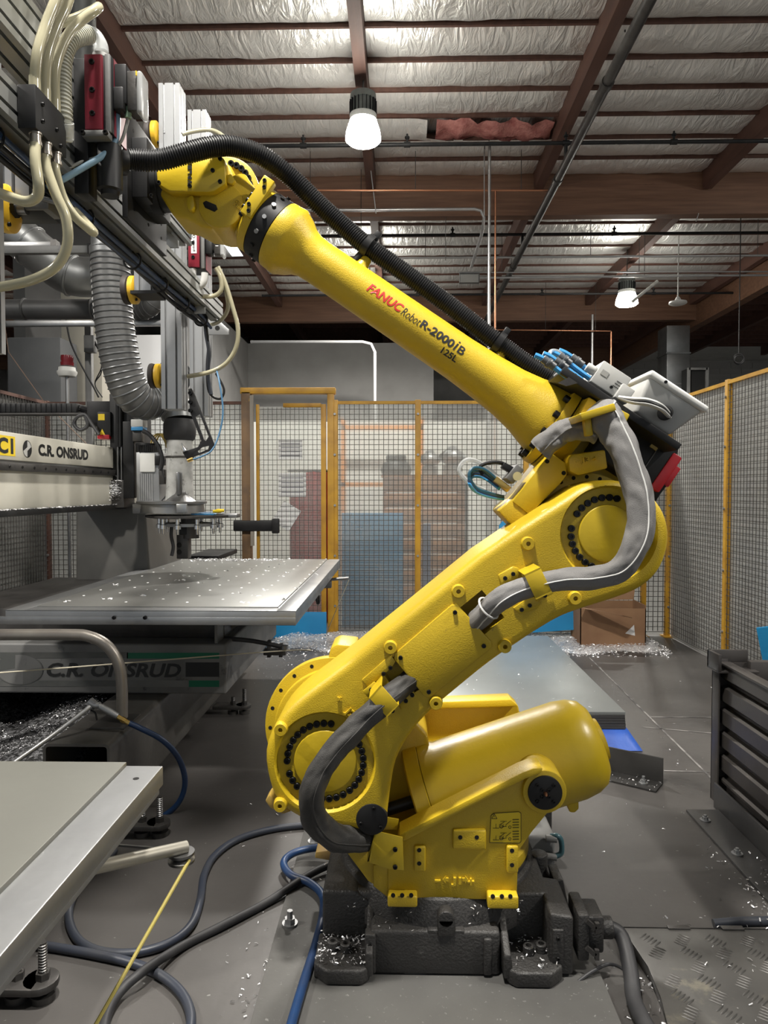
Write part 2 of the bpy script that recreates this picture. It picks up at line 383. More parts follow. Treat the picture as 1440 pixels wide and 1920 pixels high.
# ------------------------------------------------------------------ high bay lamps and services under the roof
LAMPBODY = M('lamp_housing', (.20, .22, .21), .45, .4, (.16, .17, .165), 9, .4, .7)
def lamp(loc, label, r=.2):
    x, y, z = loc
    t = thing('high_bay_lamp', label, 'lamp', (x, y, z), 'high bay lamps')
    mk('lens', G().lathe((x, y, z - .03), (0,0,1), [(0, r*.5), (.0, r*.82), (.03, r*.98), (.12, r*.92), (.24, r*.72)], 28), LENS, t)
    mk('collar', G().lathe((x, y, z + .205), (0,0,1), [(0, r*.74), (.06, r*.74)], 28), GREYPL, t)
    b = mk('housing', G().lathe((x, y, z + .265), (0,0,1), [(0, r*.66), (.15, r*.66), (.15, r*.72), (.22, r*.70), (.24, r*.5)], 28), LAMPBODY, t)
    g = G()
    for k in range(20):
        a = 2*math.pi*k/20; g.obox((x + math.cos(a)*r*.68, y + math.sin(a)*r*.68, z + .34), .03, .006, .15, Matrix.Rotation(a, 3, 'Z'))
    mk('cooling_fins', g, BLK, b)
    mk('hanger_rod', G().cyl((x, y, z + .5), (x, y, ZR - .02), .01, n=8), DSTEEL, t)
    mk('hook', G().torus((x, y, z + .52), (1, 0, 0), .02, .005, 12, 6), DSTEEL, t)
    l = bpy.data.lights.new('lamp_light', 'AREA'); l.shape = 'DISK'; l.size = r*1.7; l.energy = LAMP_W; l.color = (1, .955, .89); l.spread = R(165)
    lo = bpy.data.objects.new('lamp_light', l); C.objects.link(lo); lo.location = (x, y, z - .045); par(lo, t)
    return t
pl = P(681, 262, 7.9); lamp(pl, 'bright round high bay lamp hanging above the robot forearm')
pl2 = P(1175, 570, 14.2); lamp(pl2, 'small distant high bay lamp hanging at right in front of timber beam', .22)
for i, (x, y, nm) in enumerate(((-.45, 1.3, 'directly over the robot'), (4.6, 1.2, 'over the steel bin'), (-5.0, 1.2, 'over the near router table'), (-9.5, 13.0, 'over the far left bay'), (6.6, 7.6, 'beyond the right fence'), (-.6, 14.6, 'over the grey room'))):  # unseen lamps added to light the hall; robot shadows place the first
    lamp((x, y, 5.35), 'unseen round high bay lamp hanging ' + nm)
def pipe(name, pts, r, mat, label, cat='pipe', group=None, hang=False):
    t = thing(name, label, cat, pts[0], group)
    mk('run', G().tube(pts, r, 10, 1), mat, t)
    if hang:
        a, b = Vector(pts[0]), Vector(pts[-1])
        for f in (.12, .5, .88):
            q = a.lerp(b, f); mk('hanger', G().cyl(q, (q.x, q.y, ZR + .09), .005, n=6), DSTEEL, t)
    return t
# dark steel pipe running along the hall
t = pipe('drain_pipe', [(2.07, 4.5, 5.5), (2.07, 20, 5.5)], .054, DSTEEL, 'thick dark steel pipe running diagonally under the foil roof')
for y in (7.2, 9.4, 13.0): mk('coupling', G().cyl((2.07, y, 5.5), (2.07, y+.1, 5.5), .064, n=14), DSTEEL, t)
def sprinkler(y, z, x0, x1, label, heads):
    t = thing('sprinkler_pipe', label, 'pipe', (x0, y, z), 'black sprinkler pipes')
    mk('run', G().cyl((x0, y, z), (x1, y, z), .024, n=10), BLK, t)
    for x in heads:
        h = mk('sprinkler_head', G().lathe((x, y, z + .02), (0,0,1), [(0, .016), (.05, .016), (.055, .03), (.075, .03), (.08, .012), (.11, .012)], 10), BLK, t)
        mk('tee', G().cyl((x-.04, y, z), (x+.04, y, z), .034, n=10), BLK, t)
    mk('drop', G().cyl((2.07, y, z), (2.07, y, 5.5), .024, n=10), BLK, t)
    return t
sprinkler(9.0, 5.76, -2.9, 9, 'black sprinkler pipe in front of the nearest timber beam', (-1.2, .1, 2.07, 3.4, 6.1))
sprinkler(12.1, 5.74, -3, 11, 'black sprinkler pipe just behind the nearest timber beam', (-1.0, .9, 3.6, 6.9))
sprinkler(15.6, 5.7, -3, 8.0, 'black sprinkler pipe in front of the middle timber beam', (0.4, 3.1, 5.5))
CND = M('conduit_metal', (.50, .50, .50), .35, .8, (.40, .40, .40), 4, .4, .7)
pipe('conduit', [P(700, 484, 12.6), P(1440, 479, 12.6), P(1520, 478.5, 12.6)], .02, CND, 'uppermost silver conduit run behind the nearest timber beam', 'conduit', hang=True)
pipe('conduit', [P(860, 511, 13.2), P(1540, 509, 13.2)], .014, CND, 'thin middle silver conduit run between the timber beams', 'conduit', hang=True)
pipe('conduit', [P(880, 521, 13.2), P(1540, 515, 13.2)], .02, CND, 'lowest silver conduit run ending at a grey junction box', 'conduit', hang=True)
t = thing('junction_box', 'grey metal junction box on the conduit left of the poles', 'box', P(880, 520, 13.15))
mk('body', G().obox(P(880, 522, 13.1), .36, .14, .16), GSTEEL, t); mk('cover', G().obox(P(880, 522, 13.02), .33, .02, .14), GREYPL, t)
pipe('conduit', [P(455, 394, 10.2), P(700, 394, 10.2), P(890, 392, 10.2), P(902, 395, 10.2), P(908, 408, 10.2), P(903, 440, 10.4), P(884, 500, 11)], .022, CND, 'silver conduit below the nearest beam that bends down at its end', 'conduit', hang=True)
pipe('conduit', [P(470, 641, 16), P(680, 641, 16), P(696, 645, 16), P(703, 660, 16), (P(703, 660, 16).x, 16, 0)], .035, M('white_conduit', (.34, .34, .34), .4), 'pale conduit bending down in front of the grey room wall', 'conduit')
pipe('copper_pipe', [P(520, 357, 10), P(1040, 357, 10)], .014, COPPER, 'thin copper line across the nearest timber beam', hang=True)
pipe('copper_pipe', [P(929, 357, 10), (P(929, 640, 10).x, 10, 0)], .013, COPPER, 'thin copper line dropping beside the pale pole')
pipe('conduit', [P(918, 222, 9.8), (P(918, 500, 9.8).x, 9.8, 0)], .022, CND, 'pale vertical pole rising to the torn insulation', 'conduit')
pipe('conduit', [P(908, 280, 9.9), P(908, 430, 9.9)], .008, CND, 'thin hanging rod left of the pale pole', 'rod', hang=True)
pipe('conduit', [P(1111, 590, 16.5), (P(1111, 590, 16.5).x, 16.5, 0)], .03, CND, 'short pale vertical pipe behind the valve block', 'conduit')
pipe('copper_pipe', [P(1146, 622, 16.5), (P(1146, 622, 16.5).x, 16.5, 0)], .028, COPPER, 'short copper vertical pipe behind the valve block')
pipe('copper_pipe', [P(900, 618, 16.4), P(1146, 621, 16.4)], .014, COPPER, 'thin copper line below the middle timber beam', hang=True)
# wireless access point
pa = P(1271, 568, 13.5); t = thing('access_point', 'white flat wireless access point hanging on a thin rod', 'access point', pa)
mk('body', G().lathe(pa - Vector((0,0,.03)), (0,0,1), [(0, .13), (.02, .165), (.05, .16), (.08, .06), (.14, .03)], 20), WHITE, t)
mk('rod', G().cyl(pa + Vector((0,0,.1)), (pa.x, pa.y, ZR), .012, n=8), WHITE, t)
pb = P(1200, 545, 13.9)
t = thing('ceiling_light', 'thin white tilted bar beside the distant lamp', 'bar', pb); mk('bar', G().tube([P(1185, 566, 13.9), P(1233, 527, 13.9)], .03, 8, 1), WHITE, t)
# loose cords hanging from the roof
for i, (a, b, lab) in enumerate((((1172, 0), (1172, 60), 'chain hanging from the roof beside the thick dark pipe'), ((693, 300), (705, 400), 'pair cord trailing below the bright lamp'), ((1310, 400), (1305, 415), 'short white cord hanging on the nearest beam'))):
    pipe('cord', [P(*a, 7.5 if i == 0 else 10.1 if i == 1 else 10.84), P(*b, 7.5 if i == 0 else 10.1 if i == 1 else 10.84)], .008, CND if i else DSTEEL, lab, 'cord')
# skylight strip far behind the forearm
o = mk('skylight', G().box(-3.3, -1.7, 13.4, 14.1, ZR - .13, ZR - .10), emit('skylight_daylight', (.92, .96, 1), 3.5)); tag(o, 'bright skylight patch in the roof below the forearm collar', 'skylight')
# square galvanised duct at far right
pd = P(1272, 650, 17); t = thing('air_duct', 'galvanised square air duct at far right above the fence', 'duct', pd)
for i, (y0, y1) in enumerate(((610, 662), (662, 720), (720, 760))):
    a = P(1250, y1, 17); b = P(1294, y0, 17); mk('duct_section', G().box(a.x, b.x, 17, 17.6, a.z + .01, b.z), DUCT, t, .01)
    mk('seam', G().box(a.x - .02, b.x + .02, 16.98, 17.6, a.z - .02, a.z + .02), DUCT, t)
a = P(1290, 735, 16.6); b = P(1325, 690, 16.6)
t = thing('dark_cabinet', 'black framed cabinet beside the square air duct', 'cabinet', a)
mk('body', G().box(a.x, b.x, 16.6, 16.98, 0, b.z), HOLE, t); mk('frame', G().box(a.x-.03, a.x+.03, 16.55, 16.6, 0, b.z).box(b.x-.03, b.x+.03, 16.55, 16.6, 0, b.z).box(a.x, b.x, 16.55, 16.6, b.z-.05, b.z), GSTEEL, t)
# side glulam at right that carries the middle beam
o = mk('trim_4', G().box(7.2, 7.42, 10.9, 26, ZR - .75, ZR + .1), WOOD); tag(o, 'timber beam running along the hall at far right', kind='structure')
pc = P(1385, 672, 12); t = thing('cable_coil', 'small black cable coil hanging at far right above the fence', 'cable', pc)
mk('coil', G().torus(pc, (0,1,0), .08, .012, 20, 6).torus(pc + Vector((.02,.02,-.02)), (.2,1,.1), .075, .012, 20, 6), BLK, t)
mk('drop', G().cyl(pc + Vector((0,0,.08)), (pc.x, pc.y, ZR), .008, n=6), BLK, t)

# ------------------------------------------------------------------ safety fence
WIRE = M('dark_mesh_wire', (.075, .07, .065), .6, .3)
FZ = 2.33; FY = 7.05
def fence_panel(a, b, label, yellow=True, sheet=True, postA=True, postB=False, pw=.05, bottom=.05, frame=None, mesh=True, sh=None, wr=.0056):
    """panel between two floor points: posts, top rail, welded mesh, clear sheet behind"""
    a = Vector(a); b = Vector(b); d = (b-a); L = d.length; d.normalize(); n = Vector((-d.y, d.x, 0))
    if n.y < 0: n = -n
    if abs(n.x) > .9: n = Vector((1 if a.x > 0 else -1, 0, 0))
    fm = frame or (FENY if yellow else PURL)
    m = Matrix((d, n, Vector((0,0,1)))).transposed()
    t = thing('safety_fence', label, 'fence', a, 'safety fence panels')
    for p, on in ((a, postA), (b, postB)):
        if on:
            po = mk('post', G().obox(p + Vector((0,0,FZ/2+.01)), pw, .06, FZ, m), fm, t, .004)
            mk('base_plate', G().obox(p + Vector((0,0,.006)), pw*2, .13, .012, m), fm, po)
            g = G()
            for z in (.3, .8, 1.3, 1.8, 2.2): g.cyl(p + Vector((0,0,z)) - n*.03, p + Vector((0,0,z)) - n*.045, .012, n=8)
            o = mk('clamp_bolts', g, ALU, po); o['kind'] = 'stuff'
    mk('top_rail', G().obox((a+b)/2 + Vector((0,0,FZ-.015)), L, .035, .03, m), fm, t)
    if mesh:
        g = G(); k = int(L/.05)
        for i in range(1, k+1): g.obox(a + d*(i*L/(k+1)) + Vector((0,0,(FZ+bottom)/2)) - n*.012, wr, wr, FZ - bottom - .02, m)
        for i in range(int((FZ-bottom)/.05)): g.obox((a+b)/2 + Vector((0,0,bottom + .05*i)) - n*.008, L, wr, wr, m)
        o = mk('wire_mesh', g, WIRE, t, smooth=10); o['kind'] = 'stuff'
    if sheet:
        mk('plastic_sheet', G().obox((a+b)/2 + Vector((0,0,FZ/2)) + n*.022, L, .004, FZ-.02, m), sh or SHEET, t)
    return t
def fx(px): return (P(px, 1190, FY).x, FY, 0)
fence_panel(fx(95), fx(277), 'rusty framed mesh panel behind the router bridge', False, pw=.03)
fence_panel(fx(277), fx(462), 'mesh panel between the spindle and the dirty gate post', False, postA=False)
fence_panel(fx(629), fx(783), 'mesh panel right of the gate with a blue sheet behind', pw=.06)
fence_panel(fx(783), fx(984), 'mesh panel with timber crate and round vents behind', pw=.055)
fence_panel(fx(984), fx(1205), 'mesh panel behind the robot elbow', pw=.05)
fence_panel(fx(1205), fx(1250), 'narrow corner mesh panel at the back right', pw=.045, postB=True)
xr = fx(1250)[0]; xl = fx(95)[0]
ys = [7.05, 5.75, 4.62, 3.4]
fence_panel((xr, 7.0, 0), (xr+.01, 5.8, 0), 'right side mesh panel next to the back corner', sh=SHEET2, wr=.004, postA=False, postB=True, pw=.05)
fence_panel((xr, 5.8, 0), (xr+.02, 4.84, 0), 'right side mesh panel at the middle', sh=SHEET2, wr=.004, postA=False, postB=True, pw=.05)
fence_panel((xr, 4.84, 0), (xr+.02, 3.5, 0), 'right side mesh panel nearest the camera', sh=SHEET2, wr=.004, postA=False, postB=True, pw=.06)
fence_panel((xl, 5.7, 0), (xl, 7.0, 0), 'left side mesh panel seen past the router bridge', False, pw=.03)
fence_panel((xl, 4.4, 0), (xl, 5.7, 0), 'left side mesh panel above the cable chain', False, pw=.03)
# gate in the back fence
A = Vector(fx(466)); B = Vector(fx(619)); t = thing('fence_gate', 'yellow framed mesh gate with white notices behind it', 'gate', A, 'safety fence panels')
DIRTY = M('dirty_gate_post', (.20, .115, .05), .6, 0, (.12, .075, .045), 5, .35, .7, wear=(.40, .23, .03), wlo=.62, whi=.68, wscale=4)
mk('jamb', G().box(A.x-.05, A.x+.04, FY-.05, FY+.05, 0, 2.42), DIRTY, t, .005)
mk('jamb', G().box(B.x-.02, B.x+.045, FY-.04, FY+.04, 0, 2.42), FENY, t, .005)
mk('lintel', G().box(A.x-.06, B.x+.06, FY-.05, FY+.05, 2.40, 2.46), FENY, t, .005)
mk('jamb_flange', G().box(A.x+.045, A.x+.075, FY-.09, FY-.05, .9, 2.38), M('clear_strip', (.28, .25, .21), .3), t)
leaf = mk('leaf_frame', G().box(A.x+.09, A.x+.12, FY-.02, FY+.02, .1, 2.3).box(B.x-.085, B.x-.035, FY-.02, FY+.02, .1, 2.3).box(A.x+.36, B.x-.085, FY-.02, FY+.02, 2.27, 2.31).box(A.x+.12, B.x-.085, FY-.02, FY+.02, .1, .14), FENY, t, .003)
g = G(); L = B.x - A.x - .2
for i in range(1, 14): g.box(A.x+.12 + i*L/14 - .0022, A.x+.12 + i*L/14 + .0022, FY-.014, FY-.01, .1, 2.27)
for i in range(44): g.box(A.x+.12, B.x-.085, FY-.012, FY-.008, .1+.05*i-.0022, .1+.05*i+.0022)
o = mk('wire_mesh', g, WIRE, leaf, smooth=10); o['kind'] = 'stuff'
mk('plastic_sheet', G().box(A.x+.1, B.x-.05, FY+.022, FY+.026, .02, 2.28), SHEET, leaf)
a = P(438, 996, FY-.08); b = P(520, 976, FY-.08)
mk('latch', G().box(a.x, b.x, FY-.10, FY-.06, a.z, b.z), BLK, t, .01); mk('latch_hood', G().box(b.x-.05, b.x+.02, FY-.12, FY-.06, a.z-.02, b.z+.02), BLK, t, .01)
# chips caught on the top rail
# notices behind the gate
for i, (x0, y0, x1, y1, an, lab) in enumerate(((522, 825, 567, 861, 0, 'upper white notice behind the gate with rows of print'), (522, 887, 574, 932, 0, 'large white notice at the middle of the gate'), (518, 945, 556, 990, 32, 'tilted white notice low on the gate'))):
    c = P((x0+x1)/2, (y0+y1)/2, FY+.012); wd = PX(x1-x0, FY); ht = PX(y1-y0, FY)
    m = Matrix.Rotation(R(an), 3, 'Y')
    t = thing('notice', lab, 'notice', c, 'notices on the gate')
    mk('paper', G().obox(c, wd, .003, ht, m), PAPER, t)
    if i < 2:
        g = G()
        for k in range(4): g.obox(c + m @ Vector((0, -.0025, ht*(.3 - .2*k))), wd*.8, .001, ht*.05, m)
        mk('print_lines', g, M('grey_print', (.3, .3, .32), .6), t)

# ------------------------------------------------------------------ things behind the fence
def quad(px0, py0, px1, py1, Y): 
    a = P(px0, py1, Y); b = P(px1, py0, Y); return a.x, b.x, a.z, b.z
x0, x1, z0, z1 = quad(548, 885, 606, 1200, 7.9)
t = thing('red_drum', 'dark red tall curtain behind the gate', 'curtain', (x0, 7.9, 0))
g = G(); pts = []
for i in range(25): pts.append((x0 + (x1+.12-x0)*i/24, 7.75 + .05*math.sin(i*1.3), 0))
for i in range(24):
    b_ = len(g.v); hgt = z1 - .16*(1-min(1, i/10)); h2 = z1 - .16*(1-min(1, (i+1)/10))
    g.add([pts[i], pts[i+1], (pts[i+1][0], pts[i+1][1], h2), (pts[i][0], pts[i][1], hgt)], [(0,1,2,3)])
t.name = 'red_curtain'; mk('cloth', g, M('red_cloth', (.66, .02, .025), .7, 0, (.45, .012, .016), 3, .4, .7), t, smooth=80)
mk('rail', G().cyl((x0-.02, 7.75, z1+.01), (x1+.14, 7.75, z1+.01), .015, n=8), DSTEEL, t)
x0, x1, z0, z1 = quad(718, 895, 872, 1190, 8.2)
t = thing('timber_crate', 'tall brown timber crate behind the mesh', 'crate', (x0, 8.2, 0))
n = 9
for k in range(n):
    h = z1/n; mk('plank', G().box(x0, x1, 8.2, 8.24, k*h+.006, (k+1)*h-.006), PLY, t, .004)
mk('side', G().box(x1-.03, x1, 8.24, 9.0, 0, z1).box(x0, x0+.03, 8.24, 9.0, 0, z1), PLY, t); mk('lid', G().box(x0-.02, x1+.02, 8.18, 9.02, z1, z1+.03), PLY, t)
mk('corner_post', G().box(x1-.0, x1+.035, 8.17, 8.25, 0, z1), DSTEEL, t)
x0b, x1b, z0, zb = quad(793, 983, 808, 1190, 8.1); mk('blue_strip', G().box(x0b, x1b, 8.14, 8.2, 0, zb), M('blue_board', (.03, .06, .16), .6), t)
zt = z1 + .03
def vent(c, r, label):
    t = thing('roof_vent', label, 'vent', c, 'round vents on the crate')
    mk('base', G().cyl(c, c + Vector((0,0,.12)), r*.75, n=20), DUCT, t)
    for k in range(14):
        a = 2*math.pi*k/14; g = G(); pp = []
        for i in range(7):
            ph = math.pi*i/6; rr = r*(.35 + .65*math.sin(ph)); aa = a + .35*math.sin(ph)
            pp.append(c + Vector((rr*math.cos(aa), rr*math.sin(aa), .12 + r*1.25*(i/6))))
        for i in range(6):
            d = Vector((-math.sin(a), math.cos(a), 0))*r*.22
            g.add([pp[i]-d, pp[i]+d, pp[i+1]+d, pp[i+1]-d], [(0,1,2,3)])
        mk('vane', g, DUCT, t, smooth=70)
    mk('cap', G().lathe(c + Vector((0,0,.12+r*1.2)), (0,0,1), [(0, r*.45), (.03, r*.4), (.05, r*.1)], 20), DUCT, t)
c = P(848, 892, 8.55); vent(Vector((c.x, 8.55, zt)), .155, 'larger silver turbine vent on the crate')
c = P(806, 892, 8.8); vent(Vector((c.x, 8.8, zt)), .13, 'smaller silver turbine vent behind the yellow post')
c = P(743, 880, 8.5); t = thing('shop_motor', 'black ribbed machine standing on the crate left of the vents', 'machine', (c.x, 8.5, zt))
mk('body', G().lathe((c.x, 8.5, zt), (0,0,1), [(0, .17), (.06, .19), (.14, .16), (.16, .14)], 20), BLK, t); mk('top', G().box(c.x-.12, c.x+.12, 8.4, 8.6, zt+.15, zt+.24), BLK, t, .02)
x0, x1, z0, z1 = quad(641, 962, 756, 1190, 7.5)
o = mk('blue_board', G().box(x0, x1, 7.5, 7.53, 0, z1), BLUES, None, .004); tag(o, 'large blue plastic board standing behind the mesh', 'board')
o = mk('blue_board', G().prism([P(480,1148,6.9), P(612,1148,6.9), P(612,1197,6.9), P(480,1197,6.9)], (0,.03,0)), BLUES, None, .004); tag(o, 'low bright blue board under the table corner', 'board')
# wall-like cabinet row and pale screens behind the back fence
x0, x1, z0, z1 = quad(640, 740, 905, 1190, 10.0)
o = mk('storage_rack', G().box(x0, x0+.06, 10.0, 10.06, 0, 2.45).box(x0+1.1, x0+1.16, 10.0, 10.06, 0, 2.45).box(x0, x0+1.16, 10.0, 10.06, 1.5, 1.56).box(x0, x0+1.16, 10.0, 10.06, 2.3, 2.36), M('orange_rack', (.60, .22, .03), .5)); tag(o, 'orange pallet rack frame far behind the mesh', 'rack')
o = mk('pale_screen', G().box(-4.4, 3.2, 10.4, 10.45, 0, 2.45), M('pale_partition', (.66,.66,.62), .6)); tag(o, 'pale partition screen far behind the back fence', 'partition')
# things standing inside the fence
t = thing('blue_board', 'blue plastic board leaning behind the robot elbow', 'board', P(960, 1190, 6.95))
mk('panel', G().prism([P(936, 985, 6.9), P(960, 955, 6.9), P(1080, 1030, 6.9), P(1090, 1180, 6.8), P(940, 1190, 6.8)], (0, .02, 0)), BLUES, t)
t = thing('blue_board', 'small blue board corner at the right edge of the picture', 'board', P(1432, 1240, 4.6))
mk('panel', G().prism([P(1418, 1178, 4.7), P(1470, 1172, 4.7), P(1470, 1245, 4.7), P(1431, 1245, 4.7)], (.02, .03, 0)), BLUES, t)
# cardboard box
a = F(1090, 1195); b = F(1212, 1192); x0, x1, y0 = a.x, b.x, 6.55
x0 = P(1088, 1190, y0).x; x1 = P(1211, 1190, y0).x; hb = P(1150, 1141, y0).z
t = thing('cardboard_box', 'open brown cardboard box lying in metal chips by the fence', 'box', (x0, y0, 0))
mk('front', G().box(x0, x1, y0, y0+.008, 0, hb), CARD, t); mk('side', G().box(x1-.008, x1, y0, y0+.35, 0, hb+.03), CARD, t); mk('side', G().box(x0, x0+.008, y0, y0+.35, 0, hb), CARD, t)
mk('back', G().box(x0, x1, y0+.35, y0+.36, 0, hb+.02), CARD, t); mk('bottom', G().box(x0, x1, y0, y0+.35, .0, .01), CARD, t)
mk('flap', G().prism([(x0+.05, y0, hb), (x0+.42, y0-.16, hb-.06), (x0+.30, y0-.26, hb-.02), (x0-.06, y0-.15, hb+.03)], (0,0,.006)), CARD, t)
mk('flap', G().prism([(x0+.1, y0+.35, hb+.02), (x1, y0+.35, hb+.03), (x1+.02, y0+.38, hb+.12), (x0+.12, y0+.38, hb+.12)], (0,.006,0)), CARD, t)
c = Vector((x1-.14, y0-.002, .16)); mk('label_sticker', G().prism([c + Vector((-.05,0,-.03)), c + Vector((.04,0,-.05)), c + Vector((.03,0,.05))], (0,-.001,0)), PAPER, t)
# ---- metal chips
def chips(name, pts, size, label, mat=CHIP, parent=None, rng=random.Random(5)):
    g = G()
    for p in pts:
        s = size*rng.uniform(.5, 1.5); a = rng.uniform(0, 6.28); d = Vector((math.cos(a), math.sin(a), rng.uniform(-.3, .5))).normalized()
        n = Vector((rng.uniform(-1,1), rng.uniform(-1,1), rng.uniform(.3,1))).normalized(); w_ = d.cross(n).normalized()*s*rng.uniform(.08, .2); k = n*s*rng.uniform(.05,.3)
        p = Vector(p)
        g.add([p - d*s*.5 - w_, p - d*s*.5 + w_, p + k - w_, p + k + w_, p + d*s*.5 - w_, p + d*s*.5 + w_], [(0,1,3,2), (2,3,5,4)])
    o = mk(name, g, mat, parent, smooth=80); tag(o, label, None if parent else 'chips', kind='stuff'); return o
rng = random.Random(12)
def pile(x0, x1, y0, y1, h, n):
    out = []
    for i in range(n):
        x = rng.uniform(x0, x1); y = y1 - (y1-y0)*rng.random()**1.4
        e = min(1, max(0, (y - y0 - .06 - .28*noise.noise((x*1.7, 3, 0)))/(y1-y0)*2.2))*min(1, (x-x0)*6, (x1-x)*6)
        if e < .04 and rng.random() < .86: continue
        out.append((x, y, .004 + h*e*(.6 + .4*noise.noise((x*5, y*5, 0)))*rng.uniform(.75, 1)))
    return out
a = P(500, 1200, 6.5).x; b = P(1245, 1195, 6.6).x
g = G(); nx, ny = 60, 8
for j in range(ny+1):
    for i in range(nx+1):
        x = a + (b-a)*i/nx; y = 6.25 + .75*j/ny; e = min(1, max(0, (y - 6.15 - .06 - .28*noise.noise((x*1.7, 3, 0)))/.85*2.2))*min(1, (x-a)*6, (b-x)*6)
        g.v.append(Vector((x, y, -.012 + .065*e*(.6+.4*noise.noise((x*5, y*5, 0))))))
for j in range(ny):
    for i in range(nx): q = j*(nx+1)+i; g.f.append((q, q+1, q+nx+2, q+nx+1))
mp_ = mk('chip_heap', g, CHIP, None, smooth=80); tag(mp_, 'long heap of bright aluminium chips along the back fence', 'chips', kind='stuff')
chips('heap_chips', pile(a, b, 6.15, 7.0, .075, 20000), .016, None, parent=mp_)
# chips strewn on the floor
pts = []
for i in range(1500):
    r_ = rng.random()
    if r_ < .35: x, y = rng.gauss(-.8, .5), rng.gauss(6.0, .35)
    elif r_ < .6: x, y = rng.uniform(-.7, 2.4), rng.uniform(1.9, 6.2)
    elif r_ < .8: x, y = rng.gauss(.55, .16), rng.gauss(1.9, .25)
    else: x, y = rng.gauss(-.32, .1), rng.gauss(1.95, .3)
    if i % 6 == 0: x, y = rng.uniform(-.2, .6), rng.gauss(1.97, .02)
    if abs(x) < 3.2 and y < 6.9: pts.append((x, y, .004))
chips('floor_chips', pts, .009, 'loose bright aluminium chips strewn over the floor')

# ------------------------------------------------------------------ the yellow robot
robot = thing('industrial_robot', 'large yellow six-axis robot arm bolted to the floor on a charcoal base', 'robot', (.13, 2.42, .014))
def poly(pts, Y): return [P(x, y, Y) for x, y in pts]
def plate(name, pts, Y, th, mat, parent=robot, bevel=.003, seg=2, sub=0):
    q = poly(pts, Y)
    if sub: q = smooth_path(q + [q[0]], sub)[:-1]
    return mk(name, G().prism(q, (0, th, 0)), mat, parent, bevel, seg)
def rot_y(deg): return Matrix.Rotation(R(deg), 3, 'Y')      # clockwise in the picture
def rbox(name, px, py, Y0, Y1, lx, lz, ang, mat, parent=robot, bevel=.003, seg=2):
    c = P(px, py, Y0); c.y = (Y0+Y1)/2
    return mk(name, G().obox(c, PX(lx, Y0), Y1-Y0, PX(lz, Y0), rot_y(ang)), mat, parent, bevel, seg)
def disc(name, px, py, Y, r, th, mat, parent=robot, bevel=.002, n=48):
    c = P(px, py, Y); return mk(name, G().cyl(c, c + Vector((0, th, 0)), PX(r, Y), n=n), mat, parent, bevel)
BOLT = None
def bolt(p, r, parent, d=(0,-1,0), h=None, name='bolt', hexed=True):
    """socket head screw pointing along d; alike screws share one mesh"""
    global BOLT
    if BOLT is None:
        o = mk('bolt', G().lathe((0,0,0), (0,0,1), [(-.3,1),(.75,1),(.9,.9),(.9,.5),(.35,.5),(.35,.02)], 12, False), BLKM); BOLT = o.data; bpy.data.objects.remove(o)
    o = bpy.data.objects.new(name, BOLT); C.objects.link(o); o.parent = parent
    base = Vector((0,0,0))
    if parent.type == 'EMPTY' and parent.parent is None: base = parent.location
    o.location = Vector(p) - base; o.rotation_mode = 'QUATERNION'; o.rotation_quaternion = Vector((0,0,1)).rotation_difference(Vector(d)); o.scale = (r, r, h or r)
    return o
PEG = None
def peg(px, py, Y, parent, r=12):
    global PEG
    if PEG is None:
        o = mk('boss', G().lathe((0,0,0), (0,0,1), [(-.6,1.15),(0,1.1),(.7,1),(.8,.93),(.8,.36),(-.4,.36),(-.4,.01)], 24, False), YEL); PEG = o.data
        bpy.data.objects.remove(o)
    o = bpy.data.objects.new('boss', PEG); C.objects.link(o); o.parent = parent; o.location = P(px, py, Y); k = PX(r, Y); o.scale = (k, k, k); o.rotation_euler = (R(90), 0, 0); return o
def hole(px, py, Y, r, parent, lift=.0006):
    c = P(px, py, Y); o = mk('bolt_hole', G().cyl(c + Vector((0,-lift,0)), c + Vector((0,.002,0)), PX(r, Y), n=14), HOLE, parent); return o
